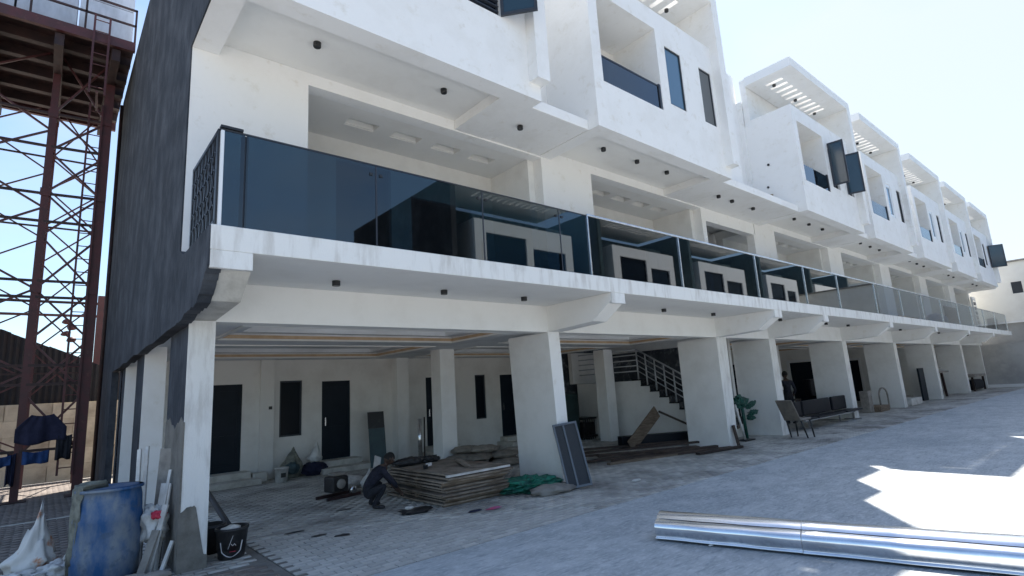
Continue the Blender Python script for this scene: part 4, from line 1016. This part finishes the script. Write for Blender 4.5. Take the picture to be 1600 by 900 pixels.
rock((7.75, 6.05, 0), (.12, .05, .02), TILEW, 'flat pale stone on the paving right of the leaning screen', 'stone', seed=50)

# ---------------------------------------------------------------- things by the rear wall
def pail(P, m, lab, rt=.14, h=.3, name='paint_pail', logo=None):
    t = T(name, lab, 'pail', P)
    bm = bmesh.new(); lathe(bm, [(rt*.85, 0), (rt, h-.02), (rt+.008, h-.02), (rt+.008, h), (.02, h+.004)], seg=24); bmobj('body', bm, m, t, True)
    if logo: bm = bmesh.new(); bx(bm, -.05, .05, -rt*.96, -rt*.9, h*.35, h*.65); bmobj('printed_mark', bm, logo, t)
    return t
pail((4.0, 12.55, 0), SACKW, 'white paint pail with dark print by the rear wall', logo=BLACKP)
sack((4.35, 13.0, 0), (.26, .2, .30), CLOTH, 'olive and teal filled sack behind the white paint pail', seed=60, neck=.1)
sack((4.30, 12.8, .1), (.16, .12, .14), TEAL, 'teal bag leaning in front of the olive sack', 'bag', 61, 'plastic_bag')
sack((4.85, 12.95, .0), (.30, .2, .16), NAVYSH, 'navy printed bag at the foot of the small window', 'bag', 62, 'plastic_bag')
sack((4.9, 13.05, .26), (.17, .13, .16), SACKW, 'white knotted bag standing on the navy bag', 'bag', 63, 'plastic_bag', neck=.18)
o = solid('kerb_stone', RAW, None, box(3.55, 3.85, 12.95, 13.25, 0, .2), bev=.03); tag(o, 'rounded concrete lump right of the first rear door', 'block')
# teal board with dark panel
TB = T('leaning_board', 'teal board with a dark square top leaning by the second rear door', 'board', (6.3, 12.6, 0), rot=(R(-9), 0, R(-8)))
solid('lower_board', TEAL, TB, [box(-.2, .2, -.02, .02, 0, .98)], local=True); solid('upper_panel', BLACKP, TB, [box(-.22, .19, -.035, -.021, .92, 1.32)], local=True)
FT = T('foil_tube', 'short bright aluminium tube standing behind the board stack', 'tube', (7.45, 12.6, 0))
bm = bmesh.new(); tube(bm, (0, 0, .0), (0, 0, 1.05), .055, seg=20); bmobj('tube', bm, FOIL, FT, True)
bm = bmesh.new(); tube(bm, (.14, .02, .0), (.18, .05, 1.08), .018, seg=10); tag(bmobj('rod', bm, DRED, None, True), 'thin dark rod standing right of the aluminium tube', 'rod').location = (7.45, 12.6, 0)
# engine-like machine and sack near man
GN = T('power_float', 'small dark motor on a low wheeled frame with a pale bag behind', 'machine', (4.0, 9.55, 0), rz=.2)
solid('engine', BLACKP, GN, [box(-.2, .12, -.14, .14, .10, .36)], bev=.03, local=True)
solid('fuel_tank', GREYO, GN, [box(-.14, .1, -.1, .1, .362, .42)], bev=.02, local=True)
for s_ in (-.16, .16):
    solid('skid', DRED, GN, [box(-.32, .34, s_-.02, s_+.02, .0, .05)], local=True)
bm = bmesh.new(); lathe(bm, [(.06, 0), (.07, .01), (.07, .05), (.06, .06)], seg=20); o = bmobj('pulley', bm, CHROME, GN, True); o.rotation_euler = (R(90), 0, 0); o.location = (.2, -.12, .1)
bm = bmesh.new(); lathe(bm, [(.07, 0), (.08, .01), (.08, .04), (.07, .05)], seg=20); o = bmobj('recoil_cover', bm, GREYO, GN, True); o.rotation_euler = (R(90), 0, 0); o.location = (-.05, -.14, .24)
sack((4.42, 10.3, 0), (.36, .22, .13), SACKW, 'half full pale sack behind the small motor', seed=70)
sack((4.75, 10.0, 0), (.12, .1, .14), SACKW, 'tiny white bag standing left of the squatting man', 'bag', 71, 'plastic_bag', neck=.08)
# cloth / white sheet behind man
bm = bmesh.new(); beam(bm, (4.55, 9.3, .12), (4.78, 9.6, .58), .13, .015, (0, -1, .2)); tag(bmobj('white_board', bm, TILEW, None), 'narrow white board propped behind the squatting man', 'board')
for i in range(6):
    rock((4.5+.12*i, 9.7+.06*(i % 3), 0), (.09, .06, .035), (GREYO, PLY)[i % 2], ('first', 'second', 'third', 'fourth', 'fifth', 'sixth')[i]+' piece of scrap counted from the motor towards the squatting man', 'scrap', 'scrap', 80+i)['group'] = 'scrap between motor and man'
# cement sacks behind the stack
G = 'cement sacks heaped behind the board stack'
pos = [(7.3, 10.0, 0, .1), (8.0, 9.8, 0, -.2), (7.6, 10.5, 0, .3), (8.35, 10.35, 0, 0), (7.45, 10.1, .15, .25), (8.1, 10.0, .15, -.1), (7.8, 10.5, .16, .1), (7.7, 10.2, .30, -.2), (7.35, 10.45, .31, .15), (7.1, 10.3, .16, 0)]
slab = ['lower left', 'lower right front', 'lower middle back', 'lower right back', 'middle left front', 'middle right front', 'middle back', 'topmost right', 'topmost left', 'middle leftmost']
for i, (x, y, z_, rz) in enumerate(pos):
    sack((x, y, z_), (.38, .24, .085), CEMENT, slab[i]+' paper cement sack in the heap behind the board stack', 'sack', 90+i, 'cement_sack', rz=rz, group=G, amp=.18)
sack((6.95, 9.75, 0), (.22, .16, .12), BLUET, 'blue bag left of the cement sacks at the inner column', 'bag', 101, 'plastic_bag')
# dark green tank and cage behind the second column
TK = T('storage_cabinet', 'dark green steel cabinet behind the second column', 'cabinet', (13.0, 12.2, 0))
solid('body', DGREEN, TK, [box(-1.25, -.35, -.4, .2, .08, 1.42)], bev=.06, local=True)
for x in (-1.15, -.45): solid('leg', BLACK, TK, [box(x-.03, x+.03, -.35, -.29, 0, .08)], local=True)
CG = T('steel_cage', 'low black barred cage right of the dark green cabinet', 'cage', (13.1, 12.0, 0))
for x in [i*.1 for i in range(9)]: solid('bar', BLACK, CG, [box(x-.42, x-.40, -.3, -.28, 0, .62)], local=True)
solid('top_frame', BLACK, CG, [box(-.45, .45, -.32, .3, .6, .66)], local=True); solid('base_frame', BLACK, CG, [box(-.45, .45, -.32, .3, .06, .12)], local=True); solid('contents', BLACKP, CG, [box(-.38, .38, -.22, .25, .121, .5)], local=True)
# window and mesh panel above the cabinet
WP = T('window_grille', 'stack of steel window grilles above the dark green cabinet', 'grille', (12.0, 13.0, 1.5))
for i in range(6): solid('bar', CHROME, WP, [box(-1.0, .9, -.02, 0, .05+i*.18, .07+i*.18)], local=True)
for i in range(4): solid('upright', CHROME, WP, [box(-.9+i*.55, -.88+i*.55, -.04, -.021, 0, 1.1)], local=True)

# ---------------------------------------------------------------- timber under the stair
random.seed(33)
labs = ['longest dark plank at the front of the timber heap', 'dark plank lying second from the front of the timber heap', 'reddish plank in the middle of the timber heap', 'thin pale edged plank at the left end of the timber heap', 'dark beam at the back of the timber heap', 'short dark plank at the foot of the stair wall column', 'plank crossing the others at the left of the heap', 'rearmost long beam under the propped boards']
tim = [((9.3, 7.85, .03), (12.3, 6.75, .03)), ((8.9, 8.3, .04), (12.0, 6.95, .08)), ((9.6, 8.5, .06), (11.6, 7.2, .10)), ((9.0, 7.7, .02), (11.0, 7.25, .02)), ((9.8, 9.3, .05), (12.3, 7.6, .12)), ((11.0, 6.85, .03), (12.5, 6.62, .03)), ((9.4, 9.0, .05), (10.6, 7.4, .12)), ((10.3, 9.8, .06), (12.6, 8.1, .10))]
for i, (a, b) in enumerate(tim):
    bm = bmesh.new(); a = Vector(a); b = Vector(b); L_ = (b-a).length
    beam(bm, (-L_/2, 0, 0), (L_/2, 0, 0), .12 if i != 2 else .2, .045)
    o = bmobj('timber_plank', bm, DWOOD if i != 3 else WOOD, None); o.location = (a+b)/2; o.rotation_euler = (b-a).to_track_quat('X', 'Z').to_euler()
    tag(o, labs[i], 'plank', 'planks heaped before the stair')
bm = bmesh.new(); beam(bm, (11.3, 8.9, .06), (12.35, 8.75, .86), .34, .03, (0, -1, 0)); tag(bmobj('propped_board', bm, WOOD, None), 'wide pinkish board propped up as the left leg of the peak before the stair', 'board')
bm = bmesh.new(); beam(bm, (12.35, 8.7, .86), (13.2, 7.4, .06), .12, .05, (0, 0, 1)); tag(bmobj('propped_beam', bm, DWOOD, None), 'dark beam sloping right from the peak before the stair', 'beam')
bm = bmesh.new(); beam(bm, (11.4, 9.3, .16), (13.1, 8.3, .16), .3, .26); tag(bmobj('dark_crate', bm, LEATHER, None), 'long low black box beneath the propped boards', 'box')
bm = bmesh.new(); beam(bm, (12.62, 6.74, 0), (12.58, 6.80, .50), .1, .03, (0, -1, 0)); beam(bm, (12.62, 6.72, .45), (12.72, 6.72, .47), .08, .03, (0, -1, 0)); tag(bmobj('stake', bm, DWOOD, None), 'short stained stake leaning on the stair gap column', 'stake')

# green plant-like roll of hose and white stand behind the stair column
GPt = T('parasol_stand', 'folded green plastic fan standing behind the stair gap column', 'fan', (14.25, 7.35, 0))
bm = bmesh.new(); tube(bm, (0, 0, 0), (-.1, 0, 1.25), .05, seg=10); bmobj('pole', bm, GREENP, GPt, True)
bm = bmesh.new(); lump(bm, (-.15, 0, 1.1), (.30, .18, .2), .5, 5, 3, 3, False); bmobj('canopy_bundle', bm, GREENP, GPt, False)
GPt.o.scale = (.82, .82, .88)
for i, (a, b, l_) in enumerate(((.42, .98, .34), (.50, .74, .30), (.34, .60, .22))):
    bm = bmesh.new(); lump(bm, (0, 0, 0), (l_, .09, .075), .55, 60+i, 3, 3.5, False); bm.transform(Matrix.Translation((a, -.05, b)) @ Matrix.Rotation(R(-14+8*i), 4, 'Y')); bmobj('arm', bm, GREENP, GPt, False)
WS = T('white_stand', 'slim white post on a flat foot beside the green fan', 'stand', (13.85, 7.2, 0))
bm = bmesh.new(); tube(bm, (0, 0, .02), (-.12, .1, .92), .03, seg=10); bmobj('post', bm, TILEW, WS, True); solid('foot', BLACKP, WS, [box(-.2, .3, -.12, .12, 0, .03)], local=True)
bm = bmesh.new(); beam(bm, (13.5, 7.5, 0), (13.3, 7.7, 2.1), .14, .03, (0, -1, 0)); tag(bmobj('rust_board', bm, DRED, None), 'tall rusty board standing just right of the stair gap column', 'board')

# chair
CH = T('chair', 'taupe armless chair with four legs facing the driveway end', 'chair', (14.85, 6.25, 0), rz=R(-8))
def pts_panel(bm, A, B, C_, D_, th):
    n_ = (B-A).cross(D_-A).normalized()*th
    vs = [bm.verts.new(p) for p in (A, B, C_, D_)]+[bm.verts.new(p+n_) for p in (A, B, C_, D_)]
    for f in ((3, 2, 1, 0), (4, 5, 6, 7), (0, 1, 5, 4), (1, 2, 6, 5), (2, 3, 7, 6), (3, 0, 4, 7)): bm.faces.new([vs[i] for i in f])
V = Vector
bm = bmesh.new(); pts_panel(bm, V((-.24, -.23, .44)), V((.28, -.22, .46)), V((.28, .22, .46)), V((-.24, .23, .44)), .045); o = bmobj('seat', bm, CHAIRM, CH); m_ = o.modifiers.new('b', 'BEVEL'); m_.width = .02; m_.segments = 3
bm = bmesh.new(); pts_panel(bm, V((-.20, -.22, .46)), V((-.50, -.22, .98)), V((-.50, .22, .98)), V((-.20, .22, .46)), .04); o = bmobj('backrest', bm, CHAIRM, CH); m_ = o.modifiers.new('b', 'BEVEL'); m_.width = .018; m_.segments = 3
for sx, sy, tx in ((-.18, -.19, -.02), (-.18, .19, -.02), (.22, -.19, .28), (.22, .19, .28)):
    bm = bmesh.new(); tube(bm, (sx, sy, .45), (tx, sy*1.15, 0), .026, .018, seg=8); bmobj('leg', bm, BLACKP, CH, True)
# waiting bench
BN = T('waiting_bench', 'long black waiting bench with separate padded backs inside the third bay', 'bench', (19.0, 7.05, 0))
for i, (x0, x1) in enumerate(((-3.0, -1.85), (-1.75, .35), (.55, 1.9))):
    if i == 0: x0, x1 = -2.3, -1.85
    solid('back_pad', LEATHER, BN, [box(x0, x1, .0, .09, .36, .80)], bev=.03, local=True)
    solid('seat_pad', LEATHER, BN, [box(x0, x1, -.42, -.0, .30, .355)], bev=.02, local=True)
solid('rail', CHROME, BN, [box(-2.2, 1.85, -.2, -.14, .23, .299)], local=True)
for x in (-1.9, .45, 1.7):
    solid('leg', CHROME, BN, [box(x-.02, x+.02, -.2, -.15, .04, .23), box(x-.025, x+.025, -.4, .12, 0, .04)], local=True)
# desk in bay C
DK = T('work_table', 'dark table loaded with boxes behind the black bench', 'table', (18.9, 8.4, 0))
solid('top', DWOOD, DK, [box(-.6, .9, -.3, .3, .72, .76)], local=True)
for x in (-.55, .85):
    for y in (-.25, .25): solid('leg', DWOOD, DK, [box(x-.025, x+.025, y-.025, y+.025, 0, .72)], local=True)
tag(solid('carton', BLACKP, None, box(18.6, 18.95, 8.2, 8.5, .761, 1.1)), 'black carton on the left of the table in the third bay', 'box')
tag(solid('carton', NAVY, None, box(19.1, 19.4, 8.2, 8.5, .761, 1.0)), 'smaller navy carton on the right of the table in the third bay', 'box')
# things in the further bays
def portal(x, y, w_, h_, m, name, lab, cat, arch=False):
    bm = bmesh.new()
    if arch:
        pr = [Vector((-w_/2, 0, 0)), Vector((-w_/2, 0, h_*.65))]+[Vector((-w_/2*math.cos(t*math.pi/8), 0, h_*.65+h_*.35*math.sin(t*math.pi/8))) for t in range(9)]+[Vector((w_/2, 0, 0))]
    else: pr = [Vector((-w_/2, 0, 0)), Vector((-w_/2, 0, h_)), Vector((w_/2, 0, h_)), Vector((w_/2, 0, 0))]
    for p, q in zip(pr, pr[1:]):
        if (q-p).length > .01: beam(bm, p, q, .05, .05, (0, 1, 0))
    o = bmobj(name, bm, m); o.location = (x, y, 0); return tag(o, lab, cat)
portal(25.2, 7.2, 1.0, .85, GREYO, 'arched_frame', 'thin grey arched frame standing against the fourth bay wall', 'frame', True)
tag(solid('tile_stack', TILEW, None, box(27.6, 29.2, 6.9, 7.5, 0, .28), bev=.02), 'low pallet of pale tiles in the fifth bay', 'tiles')
tag(solid('tile_stack', WOOD, None, box(24.0, 25.0, 7.0, 7.6, 0, .22), bev=.02), 'low brown box at the foot of the fourth bay', 'box')
tag(solid('grey_box', GREYO, None, box(23.5, 23.9, 7.2, 7.5, 0, .8), bev=.02), 'upright grey box left of the arched frame', 'box')
tag(solid('armchair', LEATHER, None, [box(23.3, 24.3, 8.6, 9.3, .25, .7), box(23.3, 24.3, 9.1, 9.4, .7, 1.35)], bev=.05), 'dark upholstered armchair in the shade of the fourth bay', 'armchair')
tag(solid('carton', SACKO, None, box(22.3, 23.1, 8.0, 8.5, .3, .95), bev=.02), 'peach coloured carton beside the dark armchair', 'box')
tag(solid('door_leaf', NAVY, None, box(31.2, 32.0, 7.3, 7.38, 0, 1.5)), 'dark navy door leaf standing in the fifth bay', 'door')
tag(solid('shelf_rack', DWOOD, None, [box(28.9, 30.4, 8.0, 8.5, z, z+.06) for z in (.0, .5, 1.0, 1.5, 2.0)]+[box(28.9, 28.96, 8.0, 8.5, .06, .5), box(30.34, 30.4, 8.0, 8.5, .06, .5), box(28.9, 28.96, 8.0, 8.5, .56, 1.0), box(30.34, 30.4, 8.0, 8.5, .56, 1.0), box(28.9, 28.96, 8.0, 8.5, 1.06, 1.5), box(30.34, 30.4, 8.0, 8.5, 1.06, 1.5), box(28.9, 28.96, 8.0, 8.5, 1.56, 2.0), box(30.34, 30.4, 8.0, 8.5, 1.56, 2.0)]), 'tall dark loaded rack in the shade of the fifth bay', 'rack')
WB = T('drill_stand', 'dark two legged work stand in the sixth bay', 'stand', (34.4, 7.2, 0))
for s_ in (-.35, .35): bm = bmesh.new(); beam(bm, (s_*1.6, 0, 0), (s_, 0, 1.2), .1, .1); bmobj('leg', bm, DRED, WB)
bm = bmesh.new(); bx(bm, -1.0, .9, -.2, .2, 1.2, 1.28); bmobj('top', bm, GREYO, WB)
bm = bmesh.new(); bx(bm, -.9, -.3, -.15, .15, 1.42, 1.48); bx(bm, -.75, -.65, -.05, .05, 1.28, 1.42); bmobj('head', bm, GREYO, WB)
PT = T('covered_table', 'low dark covered table in the last bay', 'table', (41.5, 7.3, 0))
solid('top', GREYO, PT, [box(-1.5, 1.6, -.5, .4, .78, .92)], bev=.03, local=True); solid('bundle', LEATHER, PT, [box(-1.3, 1.3, -.4, .3, .05, .62)], bev=.15, local=True)
for x in (-1.4, 1.5): solid('leg', DWOOD, PT, [box(x-.05, x+.05, -.4, -.3, 0, .78)], local=True)
# blue tarpaulin and barrel on the balcony
bm = bmesh.new(); lump(bm, (0, 0, .2), (1.1, .35, .28), .3, 7, 3); o = bmobj('tarpaulin', bm, BLUET, None, True); o.location = (29.3, 5.85, 3.31); tag(o, 'bundled blue tarpaulin on the balcony floor behind the glass', 'tarpaulin')
tag(solid('dust_sheet', DGREEN, None, box(31.4, 34.0, 5.9, 5.95, 3.5, 4.28), bev=.02), 'dark teal sheet hung behind the balcony glass next to the blue tarpaulin', 'sheet')
tag(solid('wall_screen', BLACK, None, box(24.2, 25.2, 6.78, 6.845, 3.75, 4.35), bev=.02), 'small dark framed panel on the pale wall behind the balcony glass', 'panel')
# spill of mortar on the slab edge
for i in range(5):
    rock((22.2+.5*i, YF-.0+.05, 3.30), (.16, .05, .03), WOOD, ('first', 'second', 'third', 'fourth', 'fifth')[i]+' crumb of brown mortar from the left on the fourth house balcony edge', 'mortar', 'mortar_crumb', 110+i)['group'] = 'mortar crumbs on the balcony edge'

# ---------------------------------------------------------------- people
def skinbody(name, J, E, rootj, mats, pick, parent, sub_=2):
    """one continuous skinned figure: J joints {name:(pos,(rx,ry))}, E edges, pick(face centre)->material index"""
    me = bpy.data.meshes.new(name+'_rig'); ks = list(J)
    me.from_pydata([J[k][0] for k in ks], [], [])
    me = bpy.data.meshes.new(name+'_rig'); me.from_pydata([J[k][0] for k in ks], [(ks.index(a), ks.index(b)) for a, b in E], [])
    o = bpy.data.objects.new(name+'_rig', me); COL.objects.link(o)
    m = o.modifiers.new('skin', 'SKIN')
    for i, k in enumerate(ks):
        sv = me.skin_vertices[0].data[i]; rr = J[k][1]; sv.radius = rr if isinstance(rr, tuple) else (rr, rr); sv.use_root = (k == rootj)
    m.use_smooth_shade = True
    s_ = o.modifiers.new('sub', 'SUBSURF'); s_.levels = sub_; s_.render_levels = sub_
    dg = bpy.context.evaluated_depsgraph_get(); dg.update()
    me2 = bpy.data.meshes.new_from_object(o.evaluated_get(dg)); me2.name = name
    bpy.data.objects.remove(o); bpy.data.meshes.remove(me)
    me2.materials.clear()
    for x in mats: me2.materials.append(x)
    pts = [(Vector(J[k][0]), k) for k in ks]
    for p in me2.polygons:
        p.use_smooth = True; p.material_index = pick(min(pts, key=lambda q: (q[0]-p.center).length)[1], p.center)
    ob = bpy.data.objects.new(name, me2); COL.objects.link(ob); ob.parent = parent.o
    return ob
def fingers(J, E, hand, wrist, dirv, side, pal, s=1.0, curl=.6):
    """five separate fingers rooted in the palm"""
    dv = Vector(dirv).normalized(); sv = Vector(side).normalized(); nv = Vector(pal).normalized()
    H_ = Vector(J[hand][0])
    for i, (off, ln) in enumerate(((-.033, .062), (-.011, .074), (.012, .070), (.034, .055))):
        a = H_+dv*.03*s+sv*off*s; b = a+(dv*(1-curl*.4)+nv*curl*.5)*ln*.55*s; c = b+(dv*(1-curl)+nv*curl)*ln*.5*s
        ka = f'{hand}f{i}'; J[ka+'a'] = (tuple(a), .010*s); J[ka+'b'] = (tuple(b), .009*s); J[ka+'c'] = (tuple(c), .007*s)
        E += [(hand, ka+'a'), (ka+'a', ka+'b'), (ka+'b', ka+'c')]
    a = H_-dv*.02*s-sv*.045*s; b = a+(dv*.7-sv*.5+nv*.4).normalized()*.05*s
    J[hand+'ta'] = (tuple(a), .011*s); J[hand+'tb'] = (tuple(b), .009*s); E += [(hand, hand+'ta'), (hand+'ta', hand+'tb')]
def head(parent, P, fwd, s=1.0, tilt=0):
    """head with face features; fwd = facing angle about z"""
    t = bpy.data.objects.new
    bm = bmesh.new(); bmesh.ops.create_uvsphere(bm, u_segments=28, v_segments=20, radius=1)
    for v in bm.verts:
        x, y, z = v.co   # x forward
        k = 1.0
        sx, sy, sz = .098, .078, .118
        jaw = max(0, -z-.1); y *= 1-.38*jaw; x = x*(1-.12*jaw)+.10*jaw*(x > 0)
        if x > .3:
            g_ = math.exp(-((y/.16)**2))*math.exp(-(((z+.12)/.22)**2)); x += .24*g_           # nose
            g_ = math.exp(-((y/.5)**2))*math.exp(-(((z+.52)/.10)**2)); x += .09*g_             # lips
            g_ = math.exp(-(((abs(y)-.38)/.2)**2))*math.exp(-(((z-.08)/.12)**2)); x -= .10*g_   # eye sockets
            g_ = math.exp(-(((z-.26)/.12)**2)); x += .05*g_                                     # brow
        v.co = (x*sx*s, y*sy*s, z*sz*s)
    for f in bm.faces: f.smooth = True
    q = Matrix.Translation(P) @ Matrix.Rotation(fwd, 4, 'Z') @ Matrix.Rotation(tilt, 4, 'Y')
    bm.transform(q); h = bmobj('head', bm, SKIN, parent, True)
    for sgn in (-1, 1):
        bm = bmesh.new(); bmesh.ops.create_uvsphere(bm, u_segments=10, v_segments=8, radius=.011*s); bm.transform(q @ Matrix.Translation((.083*s, sgn*.031*s, .012*s))); bmobj('eye', bm, LOGO, h, True)
        bm = bmesh.new(); lump(bm, (0, 0, 0), (.018*s, .010*s, .032*s), .1, 1, 2, 3, False); bm.transform(q @ Matrix.Translation((-.005*s, sgn*.078*s, 0))); bmobj('ear', bm, SKIN, h, True)
    bm = bmesh.new(); bmesh.ops.create_uvsphere(bm, u_segments=24, v_segments=16, radius=1)
    bmesh.ops.delete(bm, geom=[v for v in bm.verts if v.co.z < (.25 if v.co.x > .35 else -.25)], context='VERTS')
    for v in bm.verts: v.co = (v.co.x*.103*s-.004, v.co.y*.084*s, v.co.z*.126*s)
    bm.transform(q); bmobj('hair', bm, HAIR, h, True)
    return h
# the man squatting beside the board stack, leaning forward over the ground
PM = T('person', 'man in dark clothes squatting and bent forward beside the board stack', 'person', (3.98, 8.12, 0), rz=R(-16))
PM.o.scale = (.84, .92, .80)
J = {'pel': ((-.16, 0, .30), (.15, .12)), 'sp1': ((-.10, 0, .44), (.135, .11)), 'sp2': ((.02, 0, .58), (.15, .12)), 'ch': ((.12, 0, .68), (.14, .11)), 'nk': ((.20, 0, .76), .055), 'hd': ((.235, 0, .81), .05)}
E = [('pel', 'sp1'), ('sp1', 'sp2'), ('sp2', 'ch'), ('ch', 'nk'), ('nk', 'hd')]
for s_, nm in ((-1, 'l'), (1, 'r')):
    J.update({nm+'hip': ((-.14, s_*.11, .27), .09), nm+'kn': ((.16, s_*.20, .42), .062), nm+'an': ((-.04, s_*.17, .09), .043), nm+'heel': ((-.06, s_*.17, .045), .04), nm+'toe': ((.15, s_*.20, .03), .032),
              nm+'sh': ((.12, s_*.19, .67), .065), nm+'el': ((.30, s_*.25, .46), .045), nm+'wr': ((.42, s_*.12, .27), .030), nm+'hnd': ((.47, s_*.10, .22), (.034, .018))})
    E += [('pel', nm+'hip'), (nm+'hip', nm+'kn'), (nm+'kn', nm+'an'), (nm+'an', nm+'heel'), (nm+'heel', nm+'toe'), ('ch', nm+'sh'), (nm+'sh', nm+'el'), (nm+'el', nm+'wr'), (nm+'wr', nm+'hnd')]
    fingers(J, E, nm+'hnd', nm+'wr', (.7, 0, -.7), (0, s_, 0), (-.5, 0, -.5))
def pk(k, c):
    if 'hnd' in k or k[1:] == 'wr' or k in ('nk', 'hd'): return 2
    if k[1:] in ('hip', 'kn', 'an') or k == 'pel': return 1
    if k[1:] in ('heel', 'toe'): return 3
    return 0
skinbody('body', J, E, 'pel', [SHIRT, TROUS, SKIN, BLACKP], pk, PM)
head(PM, (.275, 0, .875), 0, 1.0, R(28))
# the standing man in the third bay, seen from behind
PS = T('person', 'man in dark clothes standing in the third bay beyond the taupe chair', 'person', (18.7, 8.05, 0), rz=R(60))
J = {'pel': ((0, 0, .92), (.15, .10)), 'sp1': ((0, 0, 1.08), (.135, .095)), 'sp2': ((0, 0, 1.22), (.155, .105)), 'ch': ((0, 0, 1.34), (.15, .10)), 'nk': ((0, 0, 1.44), .052), 'hd': ((.01, 0, 1.50), .05)}
E = [('pel', 'sp1'), ('sp1', 'sp2'), ('sp2', 'ch'), ('ch', 'nk'), ('nk', 'hd')]
for s_, nm in ((-1, 'l'), (1, 'r')):
    J.update({nm+'hip': ((0, s_*.10, .86), .088), nm+'kn': ((.03, s_*.12, .48), .060), nm+'an': ((-.02, s_*.13, .09), .040), nm+'heel': ((-.05, s_*.13, .045), .038), nm+'toe': ((.15, s_*.15, .03), .032),
              nm+'sh': ((0, s_*.19, 1.36), .06), nm+'el': ((-.03, s_*.27, 1.08), .043), nm+'wr': ((.12, s_*.26, .88), .029), nm+'hnd': ((.16, s_*.26, .83), (.033, .018))})
    E += [('pel', nm+'hip'), (nm+'hip', nm+'kn'), (nm+'kn', nm+'an'), (nm+'an', nm+'heel'), (nm+'heel', nm+'toe'), ('ch', nm+'sh'), (nm+'sh', nm+'el'), (nm+'el', nm+'wr'), (nm+'wr', nm+'hnd')]
    fingers(J, E, nm+'hnd', nm+'wr', (.5, 0, -.85), (0, s_, 0), (-.5, 0, -.3))
skinbody('body', J, E, 'pel', [SHIRT, TROUS, SKIN, BLACKP], pk, PS)
head(PS, (.025, 0, 1.60), 0)
